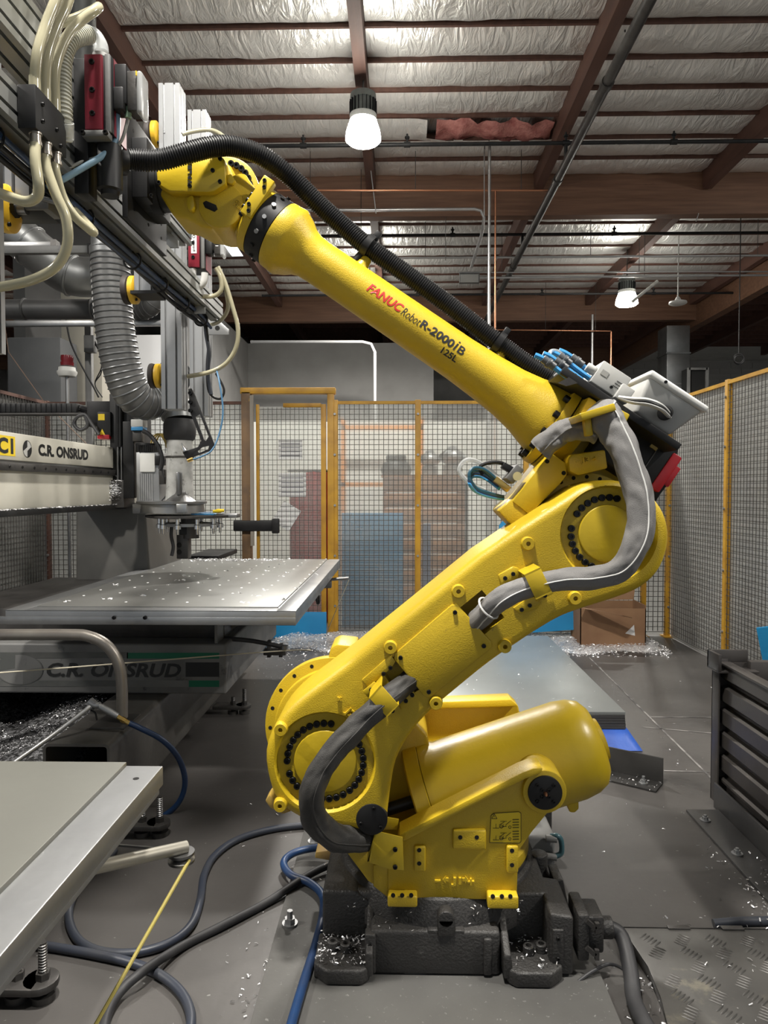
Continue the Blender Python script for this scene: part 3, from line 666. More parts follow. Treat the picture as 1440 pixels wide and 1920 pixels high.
# ---- base casting
base = mk('base', G().box(-.085, .30, 2.06, 2.79, .014, .147), CAST, robot, .012, 3)
def bpart(name, g, bevel=.01, mat=CAST): return mk(name, g, mat, base, bevel, 3)
cx, cy = .13, 2.43
mk('body', G().prism([Vector((a, 2.17, b)) for a, b in ((-.21,.014),(.46,.014),(.46,.15),(.42,.20),(-.17,.20),(-.21,.16))], (0,.52,0)), CAST, base, .012, 3)
bpart('cone', G().lathe((cx, cy, .10), (0,0,1), [(0, .355), (.045, .355), (.115, .325), (.125, .30)], 64), .004)
for sx in (-1, 1):
    for sy in (-1, 1):
        X = lambda v: cx - .015 + sx*v
        Yc = 2.43; f = lambda v: Yc + sy*v
        pts = [(X(.20), f(.24)), (X(.20), f(.40)), (X(.225), f(.42)), (X(.325), f(.42)), (X(.365), f(.385)), (X(.365), f(.24))]
        bpart('foot', G().prism([Vector((a, b, .014)) for a, b in pts], (0, 0, .045)), .008)
        bpart('shoulder', G().prism([Vector((X(.352), f(.265), .04)), Vector((X(.19), f(.265), .04)), Vector((X(.19), f(.265), .165)), Vector((X(.25), f(.265), .205)), Vector((X(.352), f(.265), .205))], (0, -sy*.26, 0)), .010)
        bpart('gusset', G().prism([Vector((X(.185), f(.40), .055)), Vector((X(.21), f(.40), .055)), Vector((X(.21), f(.24), .19)), Vector((X(.185), f(.24), .19)), ][:4], (0, 0, .0005)), 0) if False else None
        bpart('rib', G().prism([Vector((X(.19), f(.405), .03)), Vector((X(.19), f(.24), .03)), Vector((X(.19), f(.24), .175)), Vector((X(.19), f(.405), .10))], (sx*.022, 0, 0)), .006)
        for k, (bx, by) in enumerate(((.275, .33), (.315, .30))):
            q = Vector((X(bx), f(by + .02*k), .058)); mk('foot_bolt', G().lathe(q, (0,0,1), [(0,.017),(.024,.017),(.026,.015),(.026,.009),(.01,.009),(.01,.001)], 14), CAST, base)
        q = Vector((X(.30), f(.39), .0595)); mk('shim_plug', G().cyl(q, q + Vector((0,0,.003)), .008, n=10), ALU, base)
bpart('side_rib', G().box(-.100, -.068, 2.052, 2.09, .02, .14), .006); bpart('side_rib', G().box(.25, .275, 2.052, 2.09, .02, .13), .006)
for z in (.05, .11): bolt((-.084, 2.052, z), .006, base)
bpart('front_lug', G().box(.115, .165, 2.055, 2.09, .135, .185).lathe((.14, 2.055, .185), (0,1,0), [(0,.025),(.04,.025)], 16), .004)
bpart('front_notch', G().box(.085, .195, 2.061, 2.09, .128, .150), .004)
bpart('terminal_box', G().prism([Vector((x_, 2.06, z_)) for x_, z_ in ((.445,.02),(.515,.02),(.515,.195),(.445,.205))], (0,.21,0)), .010)
bpart('terminal_flange', G().box(.452, .485, 2.054, 2.07, .05, .16), .004)
for z in (.075, .135): bolt((.468, 2.054, z), .006, base)
o = mk('rating_plate', G().box(P(759,1806,2.069).x, P(798,1806,2.069).x, 2.066, 2.07, P(759,1828,2.069).z, P(759,1805,2.069).z), M('worn_nameplate', (.16, .155, .145), .4, .4, (.10, .10, .095), 30, .4, .6), base)
# connector and cable at the right of the base
con = mk('connector_hood', G().box(.53, .565, 2.07, 2.20, .055, .195).box(.565, .612, 2.085, 2.19, .07, .18), CAST, base, .008)
bpart('connector_neck', G().cyl((.61, 2.135, .12), (.648, 2.135, .12), .032, n=18), .004)
for z in (.09, .17): mk('latch', G().obox((.567, 2.068, z), .035, .012, .012, rot_y(40)).obox((.585, 2.068, z-.01), .012, .012, .03), DSTEEL, con)
bpart('connector_cable', G().tube([(.64, 2.135, .12), (.675, 2.12, .10), (.672, 2.03, .055), (.655, 1.94, .03), (.66, 1.80, .03)], .022, 12, 5), 0, RUB)
# hardware behind at the right
bpart('spring_post', G().lathe((.478, 2.40, .08), (0,0,1), [(0,.05),(.05,.05),(.075,.03),(.13,.03),(.133,.02)], 20), .003)
bpart('spring_post', G().lathe((.415, 2.42, .10), (0,0,1), [(0,.03),(.085,.03),(.11,.022),(.113,.015)], 18), .003)
bpart('stop_block', G().box(.40, .53, 2.33, 2.50, .02, .12), .01)
bpart('valve_body', G().box(.44, .585, 2.62, 2.80, .014, .16), .012, GSTEEL); bpart('guard_plate', G().box(.54, .62, 2.84, 2.86, .014, .16), .01)
bpart('air_tube', G().tube([(.565, 2.61, .165), (.585, 2.60, .172), (.60, 2.60, .155), (.602, 2.60, .11), (.58, 2.60, .095)], .010, 10, 5), 0, M('teal_tube', (.05, .12, .14), .3))
for z in (.16, .092): bpart('fitting', G().cyl((.545, 2.605, z), (.585, 2.60, z), .014, n=10), .002, GSTEEL)
bpart('angle_foot', G().obox((.535, 2.33, .11), .03, .10, .15, rot_y(-12)), .004)
# ---- turntable
turn = mk('turntable', G().lathe((cx, cy, .226), (0,0,1), [(0, .27), (0, .305), (.018, .314), (.05, .314), (.058, .305), (.062, .28), (.12, .26), (.14, .20)], 72), YEL, robot, 0)
mk('bearing_ring', G().lathe((cx, cy, .19), (0,0,1), [(0,.312),(.04,.312)], 64), RUB, turn)
mk('stop_arm', G().prism(poly([(592,1598),(634,1592),(640,1612),(628,1616),(590,1609)], 2.44), (0, .09, 0)), M('worn_yellow', (.50, .33, .08), .5, 0, (.30, .20, .10), 9, .4, .7), turn, .004)
mk('pedestal', G().prism([Vector((-.19,2.36,.28)), Vector((.12,2.36,.28)), Vector((.10,2.36,.62)), Vector((-.06,2.36,.80)), Vector((-.30,2.36,.80)), Vector((-.32,2.36,.55))], (0,.30,0)), YEL, turn, .02, 3)
mk('skirt', G().prism(poly([(640,1585),(700,1600),(728,1625),(727,1676),(690,1652)], 2.14), (0,.03,0)), YEL, turn, .003)
mk('skirt_web', G().prism(poly([(700,1622),(728,1622),(728,1684),(700,1662)], 2.12), (0,.10,0)), YEL, turn, .003)
# ---- trunnion plate with the axis-one marking
YT = 2.115
tp = [(727,1684),(727,1624),(742,1600),(748,1566),(979,1449),(1000,1441),(1030,1442),(1050,1455),(1060,1480),(1052,1504),(1030,1521),(998,1560),(972,1597),(969,1688)]
tru = plate('trunnion_plate', tp, YT, .05, YEL, bevel=.004)
mk('top_lip', G().prism(poly([(748,1566),(979,1449),(1000,1441),(1018,1440),(1016,1450),(985,1461),(757,1578)], 2.085), (0,.085,0)), YEL, tru, .004)
c = P(1019, 1480, YT); mk('trunnion_boss', G().cyl(c - Vector((0,.02,0)), c + Vector((0,.12,0)), PX(41, YT), n=40), YEL, tru, .004)
cap = mk('trunnion_cap', G().cyl(c - Vector((0,.028,0)), c - Vector((0,.01,0)), PX(32, YT), n=40), BLK, tru, .002)
for a in (45,135,225,315):
    for rr, s in ((22, 3.6), (9, 3.6)):
        bolt(c + Vector((PX(rr,YT)*math.cos(R(a)), -.028, PX(rr,YT)*math.sin(R(a)))), PX(s,YT), cap)
mk('grease_nipple', G().lathe(c - Vector((0,.028,0)), (0,-1,0), [(0,.006),(.01,.005),(.016,.003)], 10), COPPER, cap)
mk('far_trunnion_plate', G().prism(poly([(770,1420),(782,1318),(958,1311),(972,1324),(985,1400),(1000,1440),(900,1560),(780,1560)], 2.62), (0,.05,0)), YEL, turn, .006)
mk('far_trunnion_lip', G().prism(poly([(786,1318),(958,1311),(972,1324),(950,1326),(790,1330)], 2.585), (0,.08,0)), YEL, turn, .004)
def pad(x0, y0, x1, y1, holes, Y=YT, th=.014):
    a = P(x0, y1, Y); b = P(x1, y0, Y); o = mk('pad', G().box(a.x, b.x, Y-th, Y+.01, a.z, b.z), YEL, tru, .006, 3)
    for hx, hy in holes: hole(hx, hy, Y-th, 4.2, o)
pad(848,1553,911,1589, ((863,1570),(894,1570))); pad(776,1583,798,1631, ((786,1594),(786,1619)))
pad(949,1583,971,1633, ((960,1595),(960,1622))); pad(727,1669,782,1689, ((737,1679),(754,1679),(771,1679)), th=.035); pad(912,1669,969,1692, ((924,1681),(941,1681),(957,1681)), th=.035)
# warning sticker
Ys = YT - .0015
st = plate('warning_sticker', [(921,1529),(926,1525),(973,1522),(977,1525),(977,1578),(974,1581),(918,1580)], Ys, .001, YSTK, tru, 0)
g = G()
for a, b in zip([(921,1529),(926,1525),(973,1522),(977,1525),(977,1578),(974,1581),(918,1580)], [(926,1525),(973,1522),(977,1525),(977,1578),(974,1581),(918,1580),(921,1529)]):
    g.tube([P(*a, Ys-.001), P(*b, Ys-.001)], .0009, 4, 1)
for a, b in (((922,1535),(932,1535)),((932,1535),(927,1526)),((927,1526),(922,1535)), ((927,1529),(927,1532))): g.tube([P(*a, Ys-.001), P(*b, Ys-.001)], .0008, 4, 1)
for k, yy in enumerate((1545, 1567)):
    for a, b in (((924,yy+8),(936,yy+8)),((930,yy+8),(930,yy)),((936,yy+2),(946,yy-4)),((936,yy+6),(950,yy+4)),((944,yy),(944,yy+6)),((938,yy-5),(950,yy-5)),((948,yy+2),(958,yy-6))): g.tube([P(*a, Ys-.001), P(*b, Ys-.001)], .0007, 4, 1)
    for j in range(4): g.tube([P(961, yy-8+j*5, Ys-.001), P(973, yy-8.5+j*5, Ys-.001)], .0011, 4, 1)
    g.torus(P(940, yy+5, Ys-.001), (0,1,0), .005, .0008, 12, 4); g.torus(P(956, yy+6, Ys-.001), (0,1,0), .004, .0007, 12, 4)
mk('sticker_print', g, INK, st)
# raised axis marking
def raised(s, x0, y0, x1, y1, Y, parent, mat=YEL, depth=.009, bold=.02, ang=0, name='raised_marking'):
    a = P(x0, y1, Y); ux = Vector((PX(x1-x0, Y), 0, 0)); uz = Vector((0, 0, PX(y1-y0, Y))); m = rot_y(ang)
    uv, fs = text_geo(s, bold); g = G(); e = {}
    V0 = [a + m @ (ux*u + uz*v) for u, v in uv]; n = len(V0)
    fr = Vector((0,-depth,0)); cnt = {}
    for f in fs:
        for i in range(len(f)):
            k = (f[i], f[(i+1) % len(f)]); cnt[k] = 1
    walls = [(k[0], k[1], k[1]+n, k[0]+n) for k in cnt if (k[1], k[0]) not in cnt]
    g.add(V0 + [v + fr for v in V0], [[i+n for i in f] for f in fs] + walls)
    return mk(name, g, mat, parent, smooth=20)
raised('-', 815, 1648, 826, 1651, YT, tru, bold=0)
raised('J1', 846, 1643, 865, 1659, YT, tru, bold=.05)
raised('+', 876, 1645, 889, 1657, YT, tru)
for sx, x in ((-1, 836), (1, 872)):
    plate('raised_arrow', [(x+sx*6,1650),(x,1643),(x,1647),(x-sx*5,1647),(x-sx*5,1653),(x,1653),(x,1657)], YT-.006, .008, YEL, tru, 0)
# bracket that ends the lower sleeve
br = plate('sleeve_bracket', [(704,1558),(755,1570),(757,1632),(730,1630),(688,1616)], 2.06, .004, YELS, bevel=.001)
mk('bracket_flange', G().prism([P(704,1558,2.06), P(688,1616,2.06), P(695,1616,2.06), P(709,1545,2.06), P(705,1540,2.06)], (0,.12,0)), YELS, br, .001)
mk('bracket_back', G().prism(poly([(684,1534),(712,1530),(748,1536),(745,1556),(708,1556)], 2.17), (0,.004,0)), YELS, br, .001)
mk('bracket_top', G().prism([P(683,1533,2.17), P(706,1531,2.17), P(712,1545,2.06), P(704,1548,2.06)], (0,0,-.004)), YELS, br, 0)
for q in ((741,1592),(741,1625)): bolt(P(*q, 2.06), PX(4.5,2.06), br)
# ---- balancer cylinder
YB = 2.375
A = P(783, 1497, YB); B = P(1133, 1383, YB); ax = (B-A); Lc = ax.length; ax.normalize(); k = PX(1, YB)
cyl = mk('balancer_cylinder', G().lathe(A, ax, [(30*k, 98*k), (42*k, 98*k), (60*k, 90*k), (300*k, 91*k), (326*k, 87*k), (345*k, 78*k), (356*k, 62*k), (358*k, 40*k), (366*k, 38*k), (368*k, 30*k)], 64), YELS, robot, 0, smooth=50)
mk('cylinder_flange', G().lathe(A, ax, [(0, 96*k), (3*k, 100*k), (28*k, 100*k), (29*k, 97*k)], 64), YELS, cyl, 0)
mk('lifting_lug', G().prism(poly([(1058,1490),(1085,1490),(1086,1518),(1078,1525),(1068,1524),(1064,1510)], 2.30), (0,.10,0)), YELS, cyl, .006)
mk('trunnion_saddle', G().prism(poly([(980,1452),(990,1430),(1030,1430),(1050,1452),(1050,1490),(985,1490)], 2.22), (0,.2,0)), YELS, cyl, .01)
mk('piston_rod', G().cyl(P(690,1530,2.26), P(800,1494,2.30), .020, n=18), BLK, cyl, 0)
mk('rod_bellows', G().cyl(P(800,1494,2.32), P(840,1485,2.34), .06, n=18), BLK, cyl, 0)
# ---- J2 gear case behind the lower arm
J2 = P(612, 1425, 2.05)
gj = mk('gear_case', G().cyl((J2.x, 2.31, J2.z), (J2.x, 2.40, J2.z), .20, n=56).cyl((J2.x, 2.40, J2.z), (J2.x, 2.62, J2.z), .16, n=48), YEL, robot, .006)
fl = mk('gear_flange', G().cyl((J2.x-.005, 2.335, J2.z+.005), (J2.x-.005, 2.375, J2.z+.005), .229, n=72), YEL, gj, .003)
for a in range(20, 360, 18):
    c = Vector((J2.x-.005 + .212*math.cos(R(a)), 2.3345, J2.z+.005 + .212*math.sin(R(a)))); mk('flange_hole', G().cyl(c, c + Vector((0,.003,0)), .0065, n=10), HOLE, fl)
mk('gear_case_lug', G().prism(poly([(606,1275),(620,1214),(632,1208),(668,1212),(672,1290),(620,1300)], 2.34), (0,.16,0)), YEL, gj, .008)
mk('motor', G().cyl((J2.x, 2.62, J2.z), (J2.x, 2.86, J2.z), .09, n=24), BLK, gj, .01)
# ---- lower arm
YL = 2.05
lo = [(897,1040),(965,994),(1020,958),(1062,931),(1090,913),(1118,904),(1150,900),(1190,909),(1225,930),(1248,962),(1257,1000),(1252,1040),(1235,1075),(1205,1102),(1165,1120),(1100,1141),(1053,1158),(1003,1187),(973,1207),(920,1243),(853,1297),(800,1343),(765,1386),(742,1430),(732,1480),(727,1520),(722,1550),(700,1566),(670,1560),(640,1556),(599,1552),(552,1532),(520,1506),(503,1465),(497,1411),(515,1360),(550,1318),(606,1274),(660,1233),(704,1197),(787,1130)]
arm = plate('lower_arm', lo, YL, .25, YEL, bevel=.028, seg=5, sub=3)
def cutter(g): return mk('c', g, YEL)
c2 = P(609, 1430, YL); c3 = P(1142, 1001, YL); S2 = PX(1, YL)
cs = [cutter(G().lathe(c2 - Vector((0,.05,0)), (0,1,0), [(0,101*S2),(.045,99*S2),(.066,92*S2)], 72)),
      cutter(G().lathe(c3 - Vector((0,.05,0)), (0,1,0), [(0,94*S2),(.045,92*S2),(.072,86*S2)], 72)),
      cutter(G().prism(poly([(862,1143),(905,1108),(948,1160),(905,1197)], YL-.02), (0,.12,0))),
      cutter(G().prism(poly([(757,1218),(712,1256),(752,1318),(806,1285)], YL-.02), (0,.07,0)))]
cut(arm, cs)
for c, ri, hd, rb, angs in ((c2, 60, .012, 73, [20+12*i for i in range(1)] ), (c3, 54, .016, 68, [])):
    mk('hub_disc', G().cyl(c + Vector((0,hd-.004,0)), c + Vector((0,.06,0)), ri*S2, n=64), YELS, arm, .004, 3)
def ring_bolts(c, rb, angs, yoff):
    for a in angs: bolt(c + Vector((rb*S2*math.cos(R(a)), yoff, rb*S2*math.sin(R(a)))), 6.6*S2, arm, h=5*S2)
ring_bolts(c2, 73, [81,92,103,114,125,136,147,158,169,180, 200,211,222, 254,265,276,287,298, 310,321,332,343,354,5,16,27], .014)
ring_bolts(c3, 68, [75,87,99,111,123,135,147, 172,185,197,209,221,233,245, 330,342,354,6,18], .020)
for q in ((989,1019),(859,1108),(732,1213),(817,1317),(946,1211),(1077,1121),(527,1366),(526,1508)): peg(*q, YL, arm)
cov = plate('cover_plate', [(846,1135),(856,1132),(922,1204),(923,1214),(806,1308),(796,1306),(739,1236),(740,1226)], YL-.009, .02, YEL, arm, .003)
for q in ((853,1148),(907,1211),(804,1297),(751,1233)): bolt(P(*q, YL-.009), PX(4.2,YL), cov)
# pads under the sleeve clamps
for pts, hs in (([(934,1078),(962,1062),(975,1066),(972,1085),(942,1101)], ((947,1084),(962,1076))), ([(962,1140),(1000,1115),(1014,1128),(1010,1140),(975,1152)], ((978,1143),(993,1135))),
                ([(678,1275),(732,1228),(742,1240),(735,1252),(690,1290)], ((719,1263),(732,1252))), ([(748,1318),(775,1296),(782,1306),(752,1332)], ((761,1314),(773,1303)))):
    o = plate('clamp_pad', pts, YL-.006, .02, YEL, arm, .003)
    for q in hs: bolt(P(*q, YL-.006), PX(4,YL), o)
def clamp(pts, tabs):
    o = plate('sleeve_clamp', pts, YL-.105, .004, YELS, arm, .001)
    q = poly(pts, YL-.105); n = len(q)
    for i in (0, 2):
        a, b = q[i], q[(i+1) % 4]; mk('clamp_side', G().prism([a, b, b + Vector((0,.11,0)), a + Vector((0,.11,0))], (b-a).cross(Vector((0,1,0))).normalized()*.004), YELS, o)
    for t_ in tabs:
        u = plate('clamp_tab', t_, YL-.012, .006, YELS, o, .001); c = sum(poly(t_, YL-.012), Vector())/4; bolt(c, PX(4,YL), u)
clamp([(984,1080),(1014,1066),(1034,1108),(1004,1122)], ([(978,1078),(1008,1061),(1012,1070),(983,1086)], [(1005,1120),(1035,1105),(1038,1113),(1008,1128)]))
clamp([(694,1311),(716,1286),(746,1320),(724,1343)], ([(680,1296),(702,1278),(712,1290),(690,1308)], [(722,1338),(746,1318),(748,1328),(728,1346)]))
piv = disc('arm_pivot', 697, 1537, YL-.003, 30, .05, BLK, arm)
for a in (80, 200, 320): bolt(P(697,1537,YL-.003) + Vector((.034*math.cos(R(a)), 0, .034*math.sin(R(a)))), .006, piv)
raised('J2', 643, 1318, 660, 1336, YL, arm, ang=45); raised('+', 630, 1300, 640, 1309, YL, arm, ang=45)
plate('arm_stop', [(497,1502),(505,1490),(520,1505),(545,1522),(530,1527),(506,1515)], 2.14, .06, M('worn_yellow_stop', (.45, .30, .06), .5, 0, (.22, .15, .06), 12, .4, .7), arm, .004)
# fabric sleeves
def sleeve(name, pts, rad, mat, parent, seed=0, n=44, sub=18, amp=.22, lace=None, flat=1.0):
    path = smooth_path([P(x, y, Y) for x, y, Y in pts], sub); m = len(path); g = G(); u = None; off = Vector((seed*7.3, 1.7*seed, 0)); seam = []
    for i, p in enumerate(path):
        t = (path[min(i+1,m-1)] - path[max(i-1,0)]).normalized()
        if u is None: u = (Vector((0,-1,0)) - t*t.y*-1).normalized()
        u = (u - t*u.dot(t)).normalized(); w_ = t.cross(u)
        r = rad(i/(m-1))
        for k in range(n):
            a = 2*math.pi*k/n
            f = .55*noise.noise(Vector((math.cos(a)*1.3, math.sin(a)*1.3, i*.055)) + off) + .30*math.sin(4*a + 5*noise.noise(Vector((i*.03, 0, 0)) + off))*noise.noise(Vector((i*.05, a*.3, 9)) + off)*2
            f -= .35*max(0, noise.noise(Vector((math.cos(a)*2.2 + i*.02, math.sin(a)*2.2, i*.13)) + off))
            g.v.append(p + (u*math.cos(a)*flat + w_*math.sin(a))*r*(1 + amp*f))
        e = Vector((.25,-1,.1)); e = (e - t*e.dot(t)).normalized(); ca_, sa_ = e.dot(u), e.dot(w_); aa = math.atan2(sa_, ca_); fi = aa/(2*math.pi)*n; k0 = int(math.floor(fi)) % n; fr_ = fi - math.floor(fi)
        q0, q1 = g.v[i*n+k0], g.v[i*n+(k0+1) % n]; seam.append(q0.lerp(q1, fr_) + e*.0008)
    for i in range(m-1):
        for k in range(n): g.f.append((i*n+k, i*n+(k+1) % n, (i+1)*n+(k+1) % n, (i+1)*n+k))
    g.f.append(list(range(n))); g.f.append([(m-1)*n+k for k in range(n)])
    o = mk(name, g, mat, parent, smooth=85)
    mk('seam', G().tube(seam, .0022, 5, 1), WHITE if lace else mat, o)
    return o
rl = lambda a, b, c: (lambda t: (a + (b-a)*min(1, t/.4) if t < .4 else b + (c-b)*(t-.4)/.6))
s1 = sleeve('grey_sleeve', [(862,1198,2.13),(884,1174,2.09),(908,1150,2.03),(940,1122,1.985),(990,1100,1.985),(1050,1087,1.97),(1110,1083,1.95),(1160,1068,1.935),(1190,1025,1.935),(1202,975,1.945),(1194,915,1.97),(1172,850,2.0),(1152,812,2.03),(1138,788,2.05),(1132,778,2.08)], rl(.032, .029, .050), FAB, robot, 1, amp=.34, lace=True)
s2 = sleeve('dark_sleeve', [(806,1240,2.125),(775,1270,2.085),(748,1292,2.025),(712,1322,1.975),(672,1360,1.965),(630,1405,1.955),(600,1450,1.95),(585,1497,1.955),(594,1540,1.975),(622,1567,2.01),(660,1573,2.06),(700,1572,2.13)], rl(.031, .033, .040), FABD, robot, 2, amp=.36)
mk('cable_tie', G().torus(P(916,1140,2.0), (P(940,1122,1.985)-P(905,1152,2.02)), .035, .003, 24, 6), WHITE, s1)
s3 = sleeve('crumpled_sleeve', [(1012,845,2.17),(1032,826,2.16),(1058,808,2.15),(1090,802,2.14),(1120,812,2.14)], lambda t: .036, FAB, robot, 5, amp=.42)
# ---- J3 casting, forearm and wrist
J3 = P(1142, 1001, YL)
elb = mk('elbow_casting', G().prism(poly([(934,958),(962,930),(1032,846),(1088,770),(1105,748),(1160,775),(1175,830),(1190,900),(1150,960),(1060,960),(1000,995),(968,992)], 2.325), (0,.18,0)), YEL, robot, .012, 3)
mk('elbow_drum', G().cyl((J3.x-.01, 2.26, J3.z), (J3.x-.01, 2.52, J3.z), .15, n=48), YEL, elb, .008)
ef = mk('elbow_flange', G().cyl((J3.x-.012, 2.275, J3.z-.004), (J3.x-.012, 2.315, J3.z-.004), .186, n=72), YEL, elb, .003)
for a in range(60, 230, 14):
    c = Vector((J3.x-.012 + .172*math.cos(R(a)), 2.2745, J3.z-.004 + .172*math.sin(R(a)))); mk('flange_hole', G().cyl(c, c + Vector((0,.003,0)), .0065, n=10), HOLE, ef)
ec = plate('elbow_cover', [(1033,849),(1060,868),(1063,890),(1052,905),(993,965),(961,940)], 2.205, .11, YELS, elb, .002)
for q in ((1026,865),(1057,887)): hole(*q, 2.205, 4.2, ec)
plate('elbow_foot', [(934,958),(962,935),(990,962),(1000,985),(968,993)], 2.21, .14, YEL, elb, .006)
lb = plate('axis_block', [(1066,862),(1072,852),(1135,843),(1140,878),(1085,892),(1068,884)], 2.19, .14, YEL, elb, .006)
raised('- J3 +', 1080, 860, 1122, 872, 2.19, lb, ang=-8)
# forearm (turned casting)
YA = 2.37; ka = PX(1, YA); W0 = P(508, 431, YA); W1 = P(1048, 801, YA); fa = (W1-W0); LF = fa.length; fa.normalize()
rate = LF/math.hypot(540, 370)
def prof(pts): return [(s*rate, r*rate) for s, r in pts]
fore = mk('forearm', G().lathe(W0, fa, prof([(16,58),(18,64),(44,66),(50,62),(62,56),(74,47),(88,42),(110,41),(300,42),(430,43),(490,46),(540,50),(580,57),(610,66),(628,71),(634,71)]), 64), YEL, robot, 0, smooth=45)
r_at = 42.2*rate
ff = mk('forearm_flange', G().lathe(W0, fa, prof([(632,70),(633,87),(649,87),(650,80)]), 64), YEL, fore, 0)
mk('elbow_collar', G().lathe(W0, fa, prof([(652,86),(666,86),(670,80),(692,72)]), 64), YEL, elb, 0)
up = Vector((0,-1,0)); side = fa.cross(up)
for k in range(14):
    a = 2*math.pi*k/14; e = up*math.cos(a) + side*math.sin(a)
    bolt(W0 + fa*634*rate + e*79*rate, 6.5*rate, ff, d=-fa, h=13*rate)
for s, nm in ((180, 1), (488, 2), (590, 3)):
    upv = (Vector((0,0,1)) - fa*fa.z).normalized()
    q = W0 + fa*s*rate + upv*(36 if s < 500 else 60)*rate
    mk('hose_boss', G().lathe(q, upv, [(0, 16*rate), (8*rate, 12*rate), (20*rate, 10*rate), (22*rate, 8*rate)], 20), YEL, fore, 0)
bk = mk('wrist_ring', G().lathe(W0, fa, prof([(-18,60),(-16,63),(16,63),(17,60)]), 64), BLK, robot, 0)
for k in range(14):
    a = 2*math.pi*k/14; e = up*math.cos(a) + side*math.sin(a); q = W0 + e*62.5*rate
    mk('ring_pin', G().cyl(q, q + e*4*rate, 4*rate, n=10), ALU if k in (0, 1, 13) else BLK, bk)
mk('wrist_cone', G().lathe(W0, fa, prof([(-95,40),(-60,44),(-44,46),(-36,58),(-33,62),(-18,62)]), 56), YEL, robot, .0, smooth=45)
tb = mk('wrist_tab', G().obox(W0 - fa*30*rate + up*57*rate + side*-22*rate, 22*rate, 20*rate, 78*rate, Matrix((fa, up, side)).transposed()), YELS, robot, .003)
for i in range(4): bolt(W0 - fa*(28 if i % 2 else 34)*rate + up*67*rate + side*(-22 + (-30, -20, 20, 30)[i])*rate, 3.6*rate, tb, d=up)
for i in range(5):
    a = (-.5 + .25*i); e = up*math.cos(a) + side*math.sin(-a-.2); bolt(W0 - fa*40*rate + e*52*rate, 5*rate, tb, d=-fa, h=9*rate)
# lettering wrapped on the forearm
FP = [(110,41),(300,42),(430,43),(490,46)]
def r_s(x):
    for (a, ra), (b, rb) in zip(FP, FP[1:]):
        if a <= x <= b: return ra + (rb-ra)*(x-a)/(b-a)
    return 43
def on_arm(name, body, s0, s1, c0, c1, mat, bold=.0, shear=0):
    uv, fs = text_geo(body, bold, 2); g = G(); vs = []
    for a, b in uv:
        s = (s0 + (s1-s0)*(a + shear*b))*rate; arc = (c0 + (c1-c0)*b)*rate/r_at
        rr = r_s(s/rate)*rate + .0010
        vs.append(W0 + fa*s + (up*math.cos(arc) - side*math.sin(arc))*rr)
    g.add(vs, fs); return mk(name, g, mat, fore, smooth=80)
SGN = 1 if (-side).z > 0 else -1
def lettering(body, s0, s1, c0, c1, mat, bold, shear=0):
    return on_arm('lettering', body, s0, s1, SGN*c0, SGN*c1, mat, bold, shear)
lettering('FANUC', 219, 291, -1, 16, REDINK, .03, .04)
lettering('Robot', 295, 333, -2, 14, INK, -.008, .06)
lettering('R-2000', 336, 407, -1, 15, INK, .03)
lettering('i', 409, 413, -1, 19, INK, .0, .6)
lettering('B', 418, 431, -1, 14, INK, .012)
lettering('125L', 394, 427, -18, -6, INK, .025)
# wrist
wr = plate('wrist_body', [(296,318),(340,300),(415,296),(432,310),(448,345),(440,385),(425,402),(400,428),(378,425),(350,410),(325,405),(300,366)], 2.30, .17, YEL, bevel=.012, seg=3)
wc = plate('wrist_cover', [(293,318),(296,312),(414,292),(421,299),(423,344),(402,358),(390,360),(318,358),(295,345)], 2.255, .05, YELS, wr, .003)
for q in ((298,343),(356,349),(413,298),(413,341),(399,320)): bolt(P(*q, 2.255), PX(4,2.255), wc)
for k, s in enumerate(('<','-','J','6','>')):
    raised(s, 352, 302+9*k, 360, 309+9*k, 2.255, wc, mat=BLK, depth=.002, bold=.03)
mk('wrist_drum', G().cyl(P(414,384,2.285), P(414,384,2.285) + Vector((0,.19,0)), PX(42,2.3), n=48), YEL, wr, .006)
mk('wrist_slot', G().prism(poly([(380,380),(386,376),(405,384),(408,392),(402,397),(384,389)], 2.283), (0,.02,0)), HOLE, wr, .001)
mk('wrist_boss', G().prism(poly([(349,372),(356,366),(362,366),(365,385),(360,395),(352,392)], 2.275), (0,.05,0)), YELS, wr, .004)
wd = mk('wrist_far_disc', G().cyl(P(425,352,2.48), P(425,352,2.48) + Vector((0,.06,0)), PX(58,2.48), n=56), YEL, wr, .005)
for a in range(-20, 90, 14): bolt(P(425,352,2.48) + Vector((PX(44,2.48)*math.cos(R(a)), 0, PX(44,2.48)*math.sin(R(a)))), PX(6,2.48), wd)
plate('wrist_tab', [(424,328),(433,326),(441,338),(435,345),(426,342)], 2.27, .02, YELS, wr, .002)
mk('wrist_link', G().tube([P(428,368,YA), P(446,386,YA), P(470,405,YA)], lambda t: PX(50 - 8*t, YA), 40, 4), YEL, wr, 0)
rn = raised('A290-7325', 440, 372, 464, 378, 2.285, wr, ang=36, depth=.003); raised('X301', 436, 378, 454, 384, 2.285, wr, ang=36, depth=.003)
fl6 = mk('tool_flange', G().lathe(P(300, 352, YA), (-1,0,0), [(-.01,.085),(.02,.085),(.02,.075),(.05,.075)], 40), BLK, robot, 0)
